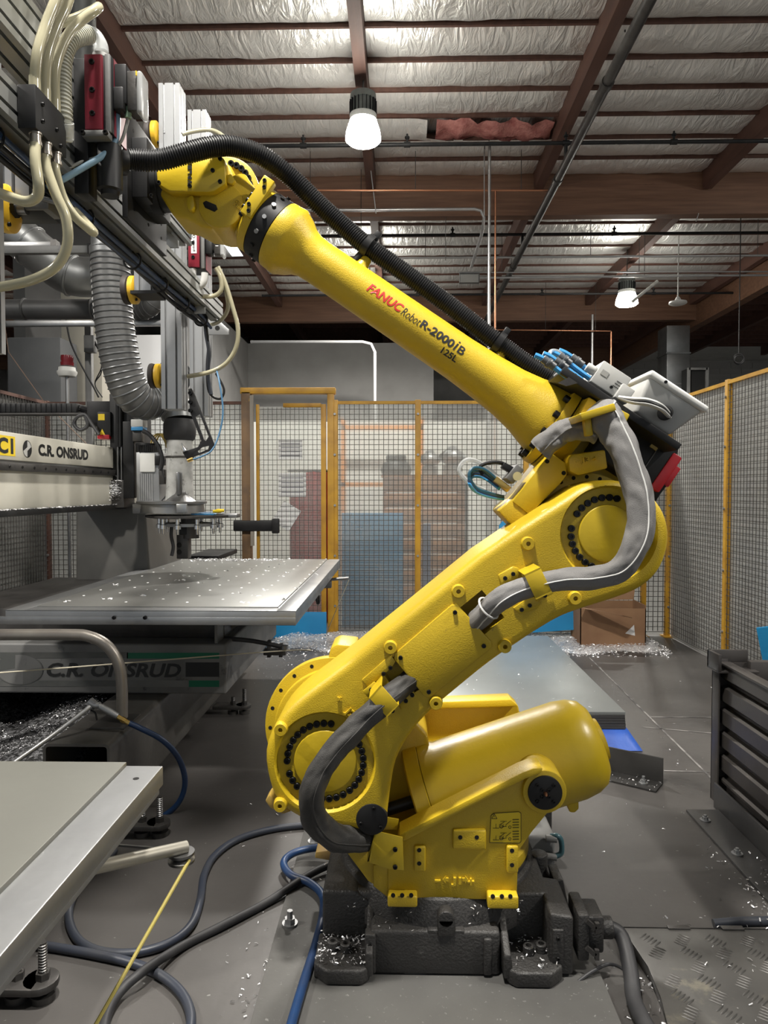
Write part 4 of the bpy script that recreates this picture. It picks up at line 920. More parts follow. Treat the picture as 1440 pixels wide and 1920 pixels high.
# ---- corrugated hose over the forearm
def corrugated(name, pts, r, pitch, depth, mat, parent, n=16, minor=None):
    base_ = smooth_path(pts, 12); L = [0]
    for a, b in zip(base_, base_[1:]): L.append(L[-1] + (b-a).length)
    tot = L[-1]; m = int(tot/pitch*4); path = []; j = 0
    for i in range(m+1):
        s = tot*i/m
        while j < len(L)-2 and L[j+1] < s: j += 1
        f = (s - L[j])/max(1e-9, L[j+1]-L[j]); path.append(base_[j].lerp(base_[j+1], f))
    pat = (0, 1, 1, 0)
    return mk(name, G().tube(path, lambda t: r - depth*(1-pat[int(round(t*m)) % 4]), n, 1), mat, parent, smooth=25)
hose = corrugated('corrugated_hose', [P(212,298,2.12),P(250,300,2.15),P(300,300,2.17),P(350,287,2.19),P(400,275,2.22),P(440,275,2.25),P(490,292,2.29),P(545,332,2.33),P(600,385,2.36),P(645,425,2.37),P(690,463,2.37),P(760,512,2.37),P(850,578,2.37),P(930,640,2.37),P(990,684,2.37),P(1040,714,2.37)], .0315, .0075, .004, BLK, robot)
mk('hose_nozzle', G().cyl(P(206,291,2.115), P(222,296,2.13), .030, n=18), GREYPL, hose, .003); mk('hose_cuff', G().cyl(P(216,300,2.12), P(236,303,2.14), .040, n=18), BLK, hose, .003)
mk('hose_end', G().cyl(P(1030,708,2.37), P(1052,722,2.37), .037, n=18), BLK, hose, .003)
for (hx, hy), (bx, by) in (((690,462),(664,492)), ((934,644),(914,672))):
    c = P(hx, hy, YA); b = P(bx, by, YA); ho = mk('hose_clamp', G().lathe(c - fa*.011, fa, [(0,.034),(0,.040),(.022,.040),(.022,.034)], 24, False), BLK, robot)
    mk('clamp_post', G().cyl(b, b.lerp(c, .55), .013, n=12), BLK, ho); mk('clamp_ear', G().obox(c + (c-b).normalized()*.044, .02, .02, .03, rot_y(36)), BLK, ho, .002)
# ---- tray with valve block, terminal box and elbow motor
ang = 33.5
tray = rbox('valve_tray', 1165, 766, 2.14, 2.60, 262, 15, ang, BLK, bevel=.004)
mk('tray_lip', G().prism(poly([(1046,718),(1080,700),(1092,716),(1062,724)], 2.14), (0,.004,0)), DSTEEL, tray)
v = rbox('valve_block', 1146, 712, 2.18, 2.36, 62, 46, ang, GREYPL, bevel=.004)
rbox('valve_side', 1172, 738, 2.16, 2.30, 26, 30, ang, GREYPL, v); mk('valve_knob', G().cyl(P(1100,687,2.2), P(1116,697,2.2), .014, n=14), GREYPL, v, .002)
o = rbox('valve_print', 1134, 700, 2.1785, 2.1795, 14, 10, ang, M('valve_print_grey', (.36,.36,.34), .5), v, 0)
for i in range(3): rbox('print_line', 1163 - 4*i, 718 + 4*i, 2.1785, 2.1795, 14, 1.2, ang, INK, v, 0)
bolt(P(1146,726,2.18), PX(3,2.18), v)
# terminal box: tapered body with overhanging lid
def frustum(name, c, m, a0, b0, a1, b1, h, mat, parent, bevel):
    q = [m @ Vector((sx*a0/2, sy*b0/2, 0)) + c for sx, sy in ((-1,-1),(1,-1),(1,1),(-1,1))] + [m @ Vector((sx*a1/2, sy*b1/2, h)) + c for sx, sy in ((-1,-1),(1,-1),(1,1),(-1,1))]
    return mk(name, G().add(q, [(0,3,2,1),(4,5,6,7),(0,1,5,4),(1,2,6,5),(2,3,7,6),(3,0,4,7)]), mat, parent, bevel, 3)
c = P(1218, 796, 2.26); c.y = 2.34; m = rot_y(ang)
tb = frustum('terminal_box', c, m, .13, .21, .195, .29, .105, GREYPL, robot, .01)
mk('box_lid', G().obox(c + m @ Vector((0,0,.113)), .212, .31, .022, m), WHITE, tb, .008, 3)
bolt(c + m @ Vector((-.05,-.155,.113)), .005, tb)
for i in range(3):
    mk('box_cable', G().tube([P(1160,745,2.15), P(1185,748+3*i,2.13), P(1215,750+4*i,2.12), P(1240,760+4*i,2.13), P(1254,775+3*i,2.17), P(1256,782,2.22)], .006, 8, 5), (WHITE, BLK, GREYPL)[i], tb)
mk('cable_gland', G().cyl(P(1246,775,2.17), P(1250,772,2.26), .022, n=16), BLK, tb, .003)
mo = rbox('elbow_motor', 1190, 846, 2.25, 2.47, 140, 100, ang, BLK, bevel=.014, seg=3)
rbox('motor_joint', 1218, 864, 2.246, 2.474, 2, 101, ang, DSTEEL, mo, .0); rbox('motor_sticker', 1228, 836, 2.243, 2.25, 14, 12, ang, M('motor_sticker', (.3, .25, .1), .5), mo, 0)
rc = rbox('encoder_cap', 1250, 886, 2.245, 2.45, 20, 78, ang, REDP, mo, .006); rbox('cap_ridge', 1259, 892, 2.26, 2.42, 16, 42, ang, REDP, mo, .004)
mk('motor_lead', G().tube([P(1240,905,2.28), P(1225,925,2.28), P(1212,950,2.3)], .02, 10, 4), BLK, mo)
# yellow guides of the sleeve
gd = rbox('sleeve_guide', 1122, 772, 1.985, 2.20, 66, 14, -17, YELS, bevel=.003)
rbox('guide_post', 1104, 800, 2.04, 2.07, 13, 34, -8, YELS, gd); plate('guide_wedge', [(1085,780),(1104,744),(1118,752),(1128,772),(1090,790)], 2.16, .10, YEL, gd, .004)
o = rbox('guide_clip', 1164, 785, 2.10, 2.16, 24, 30, 28, YELS, gd, .004); hole(1166, 787, 2.10, 3, o)
# ---- air fittings at the back of the elbow
fit = rbox('air_manifold', 966, 889, 2.22, 2.32, 34, 18, -52, GSTEEL, bevel=.004)
mk('cover_disc', G().cyl(P(970,893,2.215), P(970,893,2.23), .014, n=14), M('pale_disc', (.5, .45, .25), .4), fit)
rbox('brass_port', 942, 908, 2.24, 2.28, 34, 12, 38, BRASS, fit)
rbox('fitting', 955, 878, 2.24, 2.28, 26, 12, 30, BLK, fit)
TEAL = M('dark_teal_tube', (.02, .08, .12), .35)
for i in range(4):
    mk('air_tube', G().tube([P(936,904+4*i,2.26), P(910,882+5*i,2.25+.02*i), P(888,878+5*i,2.24+.02*i), P(880,893+4*i,2.23), P(892,915+2*i,2.24), P(918,925+2*i,2.25), P(944,932+i,2.27)], .006, 8, 6), (TEAL, TEAL, HOSEB, CLRB)[i], fit)
mk('air_tube', G().tube([P(938,900,2.27), P(905,872,2.27), P(880,862,2.25), P(866,870,2.25), P(862,885,2.25), P(880,905,2.25), P(908,918,2.26)], .008, 8, 6), TUBEW, fit)
mk('sensor_lead', G().tube([P(960,880,2.27), P(940,868,2.26), P(915,868,2.26), P(900,876,2.26), P(905,890,2.26)], .006, 8, 5), BLK, fit)
# ---- push-in fittings at the top of the tray
M('fitting_grey', (.09, .095, .10), .35)
for i in range(4):
    q = lambda x, y: P(x + 15*i, y - 3*i, 2.16 + .035*i)
    tu = mk('blue_tube', G().tube([q(1003,666), q(1020,674), q(1050,697), q(1076,716)], .0085, 8, 5), CLRB, tray)
    o = 8*(i % 2)
    mk('tube_fitting', G().cyl(q(1018+o,672+o*.7), q(1040+o,689+o*.7), .0125, n=12), bpy.data.materials['fitting_grey'], tu, .002)
    mk('fitting_collar', G().cyl(q(1026+o,678.5+o*.7), q(1032+o,683+o*.7), .0155, n=12), bpy.data.materials['fitting_grey'], tu, .002)
mk('clear_tube', G().tube([P(1030,664,2.2), P(1034,658,2.22), P(1046,659,2.24), P(1056,666,2.26)], .006, 8, 5), TUBEW, tray)
# swarf caught on the casting
rng = random.Random(21); pts = []
for i in range(330):
    sx = rng.choice((-1, -1, 1)); pts.append((cx-.015 + sx*rng.uniform(.20, .36), rng.uniform(2.03, 2.2), .062 + rng.random()*.012))
for i in range(160): pts.append((rng.gauss(-.20, .02), rng.uniform(2.2, 2.43), .20))
for i in range(60):
    a = rng.uniform(3.3, 6.1); r_ = rng.uniform(.345, .40); pts.append((cx + r_*math.cos(a), cy + r_*math.sin(a), .145 + (.40-r_)*1.0 + .005))
chips('caught_chips', pts, .0085, None, parent=base)
# steel plate under the robot
t = thing('floor_plate', 'grey steel mounting plate on the floor under the robot base', 'plate', (-.40, 1.6, 0))
pf = mk('plate', G().box(-.40, .60, 1.55, 3.02, .001, .0135), M('dusty_steel_plate', (.12, .118, .112), .42, .25, (.075, .073, .07), 2.2, .35, .7, .06, 40, wear=(.22, .22, .21), wlo=.62, whi=.66, wscale=60), t, .002)
for x, y in ((-.345, 2.85), (-.36, 2.3), (.55, 2.85)):
    mk('anchor_bolt', G().cyl((x, y, .013), (x, y, .02), .026, n=16).lathe((x, y, .02), (0,0,1), [(0,.018),(.016,.018),(.016,.010),(.04,.010)], 6), ALU, t)

# ------------------------------------------------------------------ router tables
ZT = .885; XR = -.483
BOARD = M('worn_spoil_board', (.25, .25, .225), .33, .55, (.20, .20, .18), 2.2, .35, .7, .03, 20)
SHEETM = M('sheet_on_table', (.30, .30, .29), .36, .6, (.24, .24, .225), 1.6, .35, .7, .03, 15)
RIMM = M('table_rim_aluminium', (.38, .385, .39), .36, .8, (.27, .275, .28), 5, .35, .7, .05, 30)
tf = thing('router_table', 'wide grey router table with riveted aluminium sheet beside the spindle', 'table', (-1.2, 4.5, .40))
mk('bed', G().box(-1.86, XR, 3.3, 5.78, ZT-.07, ZT-.004), RIMM, tf, .003)
mk('front_rail', G().box(-1.9, XR+.0005, 3.296, 3.31, ZT-.068, ZT-.032), RIMM, tf, .002)
mk('edge_rail', G().box(XR-.09, XR+.0005, 3.3, 5.78, ZT-.004, ZT), RIMM, tf, .002); mk('edge_rail', G().box(-1.86, -1.77, 3.3, 5.78, ZT-.004, ZT), RIMM, tf, .002)
mk('edge_rail', G().box(-1.77, XR-.09, 3.3, 3.38, ZT-.004, ZT), RIMM, tf, .002)
shp = mk('sheet', G().box(-1.755, XR-.10, 3.395, 5.76, ZT-.004, ZT+.003), SHEETM, tf, .001)
g = G(); rng = random.Random(4)
pts = []
for i in range(8):
    for j in range(11):
        x = -1.68 + .155*i; y = 3.52 + .215*j + (.1 if i % 2 else 0); g.lathe((x, y, ZT+.003), (0,0,1), [(0,.0075),(.002,.006)], 8)
        if rng.random() < .4: pts += [(x + rng.gauss(0,.02), y + rng.gauss(0,.012), ZT+.006) for k in range(3)]
o = mk('rivets', g, PAPER, shp); o['kind'] = 'stuff'
pts += [(rng.gauss(-1.45,.12), rng.gauss(5.66,.05), ZT+.006) for k in range(260)] + [(rng.gauss(-1.05,.08), rng.gauss(5.68,.03), ZT+.006) for k in range(90)]
chips('table_chips', pts, .018, None, parent=shp)
for q in ((214,1158),(272,1158)): bolt(P(*q, 3.2955), .009, tf)
mk('under_frame', G().box(-2.5, -.93, 3.75, 5.1, .66, ZT-.07), DSTEEL, tf, .005)
mk('frame_web', G().box(-.95, -.935, 3.62, 3.75, .66, ZT-.07), GSTEEL, tf)
mk('frame_gusset', G().prism([Vector((-.93,3.9,ZT-.07)), Vector((-.93,3.9,.68)), Vector((-.62,3.9,ZT-.07))], (0,.02,0)), GSTEEL, tf)
beam = mk('table_beam', G().box(-2.7, -.887, 3.6, 5.1, .40, .66), GSTEEL, tf, .012, 3)
# worn decal on the beam
FD = 3.5985
def dq(x0, y0, x1, y1, mat, name='decal_stripe', lift=0, slant=0):
    return mk(name, G().prism([P(x0,y1,FD-lift), P(x1,y1,FD-lift), P(x1+slant,y0,FD-lift), P(x0+slant,y0,FD-lift)], (0,.001,0)), mat, beam)
DEC = M('faded_decal', (.115, .115, .11), .5, 0, (.15, .15, .145), 6, .4, .7); DGREY = M('decal_grey', (.075,.078,.075), .5, 0, (.11,.11,.105), 8, .4, .7)
dq(0, 1223, 240, 1234, DGREY); dq(238, 1224, 411, 1235, GREEN); dq(0, 1276, 240, 1287, DGREY); dq(238, 1276, 354, 1288, DEC); dq(354, 1276, 411, 1288, GREEN); dq(348, 1242, 411, 1269, INK)
text_quad('lettering', 'C.R. ONSRUD', INK, beam, P(84, 1269, FD-.001), (PX(258,FD),0,0), (0,0,PX(27,FD)), .03, shear=.03)
c = P(36, 1255, FD); g = G()
n = 40; g.add([c + Vector((PX(46,FD)*math.cos(2*math.pi*i/n), -.0008, PX(30,FD)*math.sin(2*math.pi*i/n))) for i in range(n)], [list(range(n))]); mk('logo_oval', g, GSTEEL, beam)
g = G()
for i in range(n):
    a = 2*math.pi*i/n; b = 2*math.pi*(i+1)/n
    q = [c + Vector((PX(46*k,FD)*math.cos(t), -.0012, PX(30*k,FD)*math.sin(t))) for t, k in ((a,1),(b,1),(b,.95),(a,.95))]; g.add(q, [(0,1,2,3)])
for s in (1, -1):   # two leaf shaped sectors of the emblem
    pl_ = [c + Vector((s*PX(46*.95,FD)*math.cos(t), -.0014, s*PX(30*.95,FD)*math.sin(t))) for t in [math.pi*(.55 + .5*i/10) for i in range(11)]]
    pl_ += [c + Vector((s*PX(-8,FD), -.0014, s*PX(2,FD)))]; g.add(pl_, [list(range(len(pl_)))])
mk('logo_mark', g, DGREY, beam)
# floor beams of the router
def hollow(name, x0, x1, y0, y1, z0, z1, th, mat, label):
    t = thing(name, label, 'beam', (x0, y0, z0))
    mk('tube_wall', G().prism([Vector(q) for q in ((x0,y0,z0),(x1,y0,z0),(x1,y0,z1),(x0,y0,z1))], (0,y1-y0,0)), mat, t, .02, 4) if False else None
    body = mk('tube', G().prism([Vector((x0,y0,z0)),Vector((x1,y0,z0)),Vector((x1,y0,z1)),Vector((x0,y0,z1))], (0,y1-y0,0)), mat, t)
    bm = bmesh.new(); bm.from_mesh(body.data)
    es = [e for e in bm.edges if abs((e.verts[0].co-e.verts[1].co).y) > .1]; bmesh.ops.bevel(bm, geom=es, offset=.025, segments=4, profile=.5, affect='EDGES'); bm.to_mesh(body.data); bm.free()
    ct = mk('c', G().prism([Vector((x0+th,y0-.1,z0+th)),Vector((x1-th,y0-.1,z0+th)),Vector((x1-th,y0-.1,z1-th)),Vector((x0+th,y0-.1,z1-th))], (0,y1-y0-.1,0)), mat, None, .012)
    cut(body, [ct]); return t
BEAMM = M('mill_scale_steel', (.085, .080, .074), .40, .45, (.13, .125, .115), 4, .35, .7, .08, 50, wear=(.20, .19, .17), wlo=.62, whi=.72, wscale=5)
tb1 = hollow('floor_beam', -1.475, -1.195, 2.88, 5.6, .06, .40, .012, BEAMM, 'heavy square steel tube with an open end running under the router table')
mk('weld_plate', G().box(-1.36, -1.205, 3.06, 3.26, .40, .406), DSTEEL, tb1, .002)
def levelling_foot(p, parent):
    x, y = p
    lf = mk('foot_plate', G().box(x-.135, x+.055, y-.05, y+.05, .038, .06).lathe((x+.055, y, .038), (0,0,1), [(0,.05),(.022,.05)], 16), DSTEEL, parent, .004)
    for dx, h in ((.062, .165), (-.012, .11)):
        mk('stud', G().cyl((x+dx, y, .0), (x+dx, y, h), .011, n=12), DSTEEL, lf)
        g = G()
        for k in range(int(h/.008)): g.torus((x+dx, y, .006+.008*k), (0,0,1), .0108, .0025, 10, 4)
        o = mk('thread', g, STEEL, lf); o['kind'] = 'stuff'
        mk('nut', G().cyl((x+dx, y, .06), (x+dx, y, .08), .02, n=6), DSTEEL, lf); mk('pad', G().cyl((x+dx, y, .0), (x+dx, y, .02), .034, n=16), DSTEEL, lf)
levelling_foot((-1.065, 2.92), tb1); levelling_foot((-1.065, 4.55), tb1)
# near table
tn = thing('router_table', 'near grey router table corner at the lower left of the picture', 'table', (-1.2, .4, .06))
bedn = mk('bed', G().box(-1.86, XR, -1.0, 1.43, ZT-.040, ZT), RIMM, tn, .003)
mk('edge_step', G().box(-1.86, XR-.006, -1.0, 1.424, ZT-.057, ZT-.035), GSTEEL, tn, .003)
mk('spoil_board', G().box(-1.80, -.557, -1.0, 1.425, ZT-.001, ZT+.009), BOARD, tn, .001)
mk('under_frame', G().box(-1.7, -.95, -.8, 1.2, .4, ZT-.057), DSTEEL, tn)
mk('base_beam', G().box(-1.42, -1.15, -.9, 2.35, .06, .40), BEAMM, tn, .02, 3)
levelling_foot((-1.075, 1.96), tn)
hole(255, 1460, 1.40, 0.1, tn) if False else mk('dowel_hole', G().cyl(F(255,1460,ZT) + Vector((0,0,.0005)), F(255,1460,ZT) - Vector((0,0,.003)), .006, n=12), HOLE, bedn)
bkt = mk('cord_bracket', G().tube([P(150,1632,1.22), P(215,1618,1.30), P(350,1588,1.39)], .0125, 14, 1), M('dull_bracket', (.30, .28, .23), .45, .5, (.20, .19, .16), 8, .4, .7), tn)
pc = P(340, 1606, 1.385); mk('pulley', G().lathe(pc - Vector((0,0,.010)), (0,0,1), [(0,.026),(.005,.026),(.010,.018),(.015,.026),(.02,.026)], 28), STEEL, bkt)
mk('bracket_rod', G().cyl(P(200,1583,1.42), P(318,1593,1.42), .003, n=8), STEEL, tn)
o = mk('pull_cord', G().tube([pc + Vector((.020,-.012,0)), (pc + Vector((.020,-.012,0))).lerp(P(180,1920,1.16), 1.3)], .0035, 8, 1), M('yellow_cord', (.40, .33, .09), .6, 0, (.42, .35, .08), 60, .4, .6)); tag(o, 'taut yellow pull cord running from the bracket pulley toward the camera', 'cord')
# far pull cord with its arms
pa = [P(420,1197,3.75), P(475,1202,3.75), P(530,1213,3.75)]
ar = mk('cord_arm', G().tube(pa, .012, 10, 3), RUB, tf); mk('pulley', G().lathe(P(533,1217,3.75), (0,0,1), [(0,.02),(.02,.02)], 16), STEEL, ar)
mk('arm_clamp', G().obox(P(516,1222,3.8), .12, .05, .03).obox(P(505,1216,3.8), .02, .04, .09).obox(P(527,1219,3.8), .02, .04, .07), DSTEEL, ar, .003)
o = mk('pull_cord', G().tube([P(582,1219,3.72), P(533,1220,3.74), P(350,1234,3.5), P(150,1250,3.3), P(-60,1266,3.1)], .0035, 8, 3), M('pale_cord', (.48, .44, .34), .6)); tag(o, 'pale thin cord stretched across the faded lettering of the table beam', 'cord')
mk('cord_arm', G().cyl(P(600,1088,5.5), P(654,1084,5.5), .012, n=10), STEEL, tf); mk('limit_switch', G().obox(P(612,1096,5.5), .08, .06, .05), GSTEEL, tf, .004); mk('hook', G().torus(P(596,1120,5.3), (1,.3,0), .045, .012, 16, 6), DSTEEL, tf)
o = mk('pull_cord', G().tube([P(654,1088,5.5), P(636,1130,5.6), P(612,1188,5.7)], .003, 6, 1), bpy.data.materials['pale_cord']); tag(o, 'thin cord slanting down from the far table corner', 'cord')
# hand rail
hr = thing('hand_rail', 'bent steel tube rail standing on the square floor beam', 'rail', P(229,1345,3.15))
mk('bent_tube', G().tube([P(-230,1345,3.15), P(-230,1240,3.15), P(-210,1200,3.15), P(-150,1190,3.15), P(0,1190,3.15), P(130,1190,3.15), P(165,1193,3.15), P(196,1207,3.15), P(219,1236,3.15), P(228,1275,3.15), P(229,1345,3.15)], .0255, 18, 4), M('worn_tube', (.19, .17, .155), .38, .6, (.28, .26, .23), 6, .35, .7), hr)
# air blow gun
YG = 3.02; ag = thing('air_gun', 'silver air blow gun with a long nozzle pipe leaning on the rail', 'air gun', P(180, 1325, YG))
mk('body', G().tube([P(168,1316,YG), P(178,1322,YG), P(188,1322,YG)], .014, 12, 3).obox(P(172,1318,YG), .03, .024, .03, rot_y(40)), ALU, ag)
mk('handle', G().tube([P(184,1322,YG), P(203,1333,YG), P(221,1343,YG)], lambda t: .012 + .003*math.sin(t*3), 12, 4), ALU, ag)
mk('trigger', G().tube([P(170,1332,YG), P(178,1336,YG), P(182,1350,YG)], .004, 8, 4), BLK, ag)
mk('nozzle_pipe', G().tube([P(170,1322,YG), P(160,1332,YG-.02), P(90,1385,2.9), P(10,1441,2.75)], .0105, 10, 3), ALU, ag)
mk('brass_fitting', G().tube([P(221,1344,YG), P(244,1357,YG)], .010, 8, 1).cyl(P(228,1348,YG), P(235,1352,YG), .013, n=6), BRASS, ag)
o = mk('air_hose', G().tube([P(242,1356,3.02), P(262,1365,3.03), P(305,1388,3.06), P(335,1422,3.1), P(347,1465,3.12), P(336,1503,3.12), P(305,1530,3.12), P(255,1545,3.1), P(215,1552,3.07)], .0125, 10, 6), HOSEB); tag(o, 'blue air hose curling from the blow gun to the floor', 'hose')
# swarf mound between the floor beams
g = G(); nx, ny = 30, 34
for j in range(ny+1):
    for i in range(nx+1):
        x = -2.5 + 1.06*i/nx; y = 2.35 + 2.5*j/ny; e = min(1, 4*j/ny, 5*(1-j/ny))
        g.v.append(Vector((x, y, -.01 + e*(.20 + .16*j/ny + .10*noise.noise((x*2.2, y*1.8, 0)) + .035*noise.noise((x*14, y*14, 1))))))
for j in range(ny):
    for i in range(nx): q = j*(nx+1)+i; g.f.append((q, q+1, q+nx+2, q+nx+1))
mound = mk('swarf_mound', g, M('dark_swarf', (.02, .02, .02), .45, .6, (.16, .16, .165), 60, .45, .62, 1, 120), None, smooth=80); tag(mound, 'dark mound of fine metal swarf beside the square floor beam', 'swarf', kind='stuff')
pts = [(rng.uniform(-2.4,-1.5), rng.uniform(3.0,3.7), 0) for k in range(6000)]
def mz(x, y):
    e = min(1, 4*(y-2.35)/2.5, 5*(1-(y-2.35)/2.5)); return -.01 + e*(.20 + .16*(y-2.35)/2.5 + .10*noise.noise((x*2.2, y*1.8, 0)) + .035*noise.noise((x*14, y*14, 1)))
chips('mound_chips', [(x, y, mz(x, y)+.008) for x, y, z in pts if noise.noise((x*3, y*4, 9)) > -.1], .0045, None, parent=mound)

# ------------------------------------------------------------------ router bridge and spindle carriage
XB = -1.96
def by(px): return -XB*FPX/(748-px)
bg = thing('router_bridge', 'cream router bridge beam with black lettering above the table', 'machine', (XB-.2, 4, 0))
mk('upper_beam', G().box(XB-.32, XB, 1.9, 6.0, 1.60, 1.742), CREAM, bg, .006); mk('lower_beam', G().box(XB-.30, XB-.004, 1.9, 6.0, 1.352, 1.555), CREAM, bg, .004)
mk('guide_strip', G().box(XB-.30, XB-.012, 1.9, 6.0, 1.59, 1.602), STEEL, bg)
ra = mk('guide_rail', G().box(XB-.02, XB+.022, 1.9, 6.0, 1.548, 1.588), DSTEEL, bg, .003); rb_ = mk('guide_rail', G().box(XB-.02, XB+.022, 1.9, 6.0, 1.318, 1.352), BLK, bg, .003)
for k in range(26): bolt((XB+.022, 2.9+.12*k, 1.568), .008, ra, d=(1,0,0), h=.003)
rng = random.Random(8)
chips('rail_chips', [(XB+.022 + rng.random()*.02, rng.uniform(2.6,4.9), 1.353) for k in range(300)], .014, None, parent=rb_)
y0, y1 = by(66), by(161); text_quad('lettering', 'C.R. ONSRUD', INK, bg, (XB+.0012, y0, 1.637), (0, y1-y0, 0), (0, 0, .066), .05)
mk('label_patch', G().box(XB, XB+.001, by(-40), by(22), 1.622, 1.722), YSTK, bg); text_quad('lettering', 'C1', INK, bg, (XB+.0018, by(-12), 1.632), (0, by(18)-by(-12), 0), (0,0,.08), .04)
ym = by(45); rr = .045; g = G(); n = 32
g.add([(XB+.0008, ym + rr*math.cos(2*math.pi*i/n), 1.667 + rr*math.sin(2*math.pi*i/n)) for i in range(n)], [list(range(n))]); mk('logo_disc', g, WHITE, bg)
g = G()
for i in range(n):
    a, b = 2*math.pi*i/n, 2*math.pi*(i+1)/n; g.add([(XB+.0013, ym + rr*k*math.cos(t), 1.667 + rr*k*math.sin(t)) for t, k in ((a,1),(b,1),(b,.93),(a,.93))], [(0,1,2,3)])
for s in (1, -1): g.add([(XB+.0013, ym + s*rr*math.cos(math.pi*(.5+.6*i/10)), 1.667 + s*rr*math.sin(math.pi*(.5+.6*i/10))) for i in range(11)] + [(XB+.0013, ym, 1.667 + s*.01)], [list(range(12))])
mk('logo_mark', g, INK, bg)
mk('bridge_leg', G().prism([Vector((-2.32,5.0,.0)), Vector((-1.72,5.0,.0)), Vector((-1.80,5.0,1.35)), Vector((-2.30,5.0,1.35))], (0,.75,0)), M('dark_leg', (.075,.073,.068), .45, .2, (.12,.115,.105), 3, .35, .7), bg, .02, 3)
mk('bridge_shoe', G().box(-2.5, -1.6, 4.6, 6.0, .5, .62), DSTEEL, bg, .01); mk('bed_rail', G().box(-3.3, -1.93, 5.0, 5.2, .62, .70), BLK, bg, .005); mk('bed_rail', G().box(-3.3, -1.93, 4.4, 4.6, .55, .62), BLK, bg, .005)
mk('bed_cover', G().box(-3.3, -1.93, 4.3, 5.6, .40, .55), BLK, bg)
# carriage
YC = 4.84
ca = thing('spindle_carriage', 'black spindle carriage with silver motor and white dust pipe at the end of the bridge', 'machine', (-1.85, YC, 0))
def cb(name, x0, y0, x1, y1, Y, dep, mat, parent=ca, bevel=.005):
    a = P(x0, y1, Y); b = P(x1, y0, Y); return mk(name, G().box(a.x, b.x, Y, Y+dep, a.z, b.z), mat, parent, bevel)
col = cb('column', 207, 738, 250, 932, YC, .35, BLK); cb('column_cover', 231, 790, 250, 934, YC-.05, .05, BLK, col); cb('carriage_plate', 207, 900, 232, 952, YC-.03, .2, DSTEEL, col)
for x in (221, 228): mk('guide_rod', G().cyl(P(x, 835, YC-.02), P(x, 925, YC-.02), .008, n=10), STEEL, col)
for x in (221, 226): mk('cylinder_tube', G().cyl(P(x, 742, YC-.02), P(x, 838, YC-.02), .014, n=10), BLK, col)
chips('carriage_chips', [P(rng.gauss(214,5), rng.gauss(918,9), YC-.06) for k in range(240)], .016, None, parent=col)
sm = cb('spindle_motor', 256, 848, 298, 946, 4.72, .17, ALU); cb('motor_cover', 262, 850, 290, 885, 4.705, .02, WHITE, sm)
for k in range(7): cb('motor_rib', 260+4*k, 888, 262+4*k, 940, 4.712, .02, ALU, sm, 0)
mk('motor_fan', G().cyl(P(279,848,4.80), P(279,832,4.80), .085, n=28), BLK, sm, .004)
for k in range(12): cb('fan_fin', 259+3.4*k, 834, 260+3.4*k, 847, 4.71, .01, BLK, sm, 0)
cb('terminal_block', 290, 854, 304, 872, 4.70, .08, BLK, sm); cb('valve', 298, 880, 308, 908, 4.70, .05, DSTEEL, sm)
for i in range(3): mk('yellow_tube', G().tube([P(283+4*i,832,4.75), P(288+5*i,818,4.75), P(298+5*i,814,4.75), P(308+3*i,825,4.75), P(313+i,840,4.76)], .006, 6, 5), M('yellow_tube', (.55,.40,.10), .4) if i == 0 else bpy.data.materials['yellow_tube'], sm)
mk('black_lead', G().tube([P(268,808,4.7), P(280,815,4.7), P(296,835,4.7), P(304,860,4.7), P(300,880,4.7)], .014, 8, 5), RUB, sm)
mk('black_lead', G().tube([P(310,862,4.7), P(304,885,4.7), P(316,905,4.7), P(314,925,4.7), P(302,940,4.7)], .005, 6, 5), RUB, sm)
rv = cb('oil_reservoir', 245, 786, 268, 800, 4.76, .09, WHITE); cb('oil_level', 245.5, 800, 267.5, 807, 4.761, .088, CLRB, rv, .003)
cb('regulator', 248, 808, 265, 828, 4.78, .06, DSTEEL)
mt = cb('axis_motor', 163, 752, 208, 800, YC+.02, .2, BLK); cb('drive_box', 182, 772, 207, 818, YC-.02, .14, BLK, mt)
cb('yellow_sticker', 184, 776, 196, 788, YC-.022, .001, YSTK, mt, 0); mk('warning_triangle', G().prism(poly([(186,815),(197,815),(191.5,804)], YC-.022), (0,.001,0)), YSTK, mt)
cb('red_cap', 182, 815, 205, 823, YC-.03, .12, REDP, mt)
mk('motor_cable', G().tube([P(186,815,YC-.05), P(172,795,YC-.05), P(160,778,YC-.05), P(145,782,YC-.05), P(139,795,YC-.05), P(150,806,YC-.05), P(164,798,YC-.05), P(160,780,YC-.05)], .012, 8, 5), RUB, mt)
# white dust pipe
c0 = P(337, 962, 4.72); c1 = P(337, 822, 4.72); kk = PX(1, 4.72)
dp = mk('dust_pipe', G().lathe(c0, c1-c0, [(0,27*kk),(70*kk,24*kk),((c1-c0).length,24*kk)], 32), M('scuffed_white_pipe', (.60,.60,.58), .45, 0, (.36,.36,.345), 7, .4, .6, wear=(.05,.05,.045), wlo=.56, whi=.66, wscale=11), ca)
mk('rubber_cuff', G().lathe(c1, c1-c0, [(-4*kk,25*kk),(0,28*kk),(8*kk,30*kk),(26*kk,30*kk),(33*kk,27*kk),(36*kk,26*kk)], 32), RUB, dp)
mk('elbow', G().tube([P(337,786,4.72), P(334,768,4.74), P(322,750,4.85), P(305,735,5.0)], 27*kk, 24, 5), DUCT, dp)
mk('band', G().tube([P(332,780,4.72), P(330,771,4.735)], 29.5*kk, 24, 1), ALU, dp)
mk('pipe_strap', G().torus(P(337,857,4.72), (0,0,1), 24.5*kk, 2*kk, 28, 6), DSTEEL, dp); 
cb('ram', 330, 885, 337, 928, 4.60, .03, STEEL); cb('ram', 339, 886, 341, 926, 4.61, .01, STEEL)
cc = P(305, 952, 4.62); kd = PX(1, 4.62)
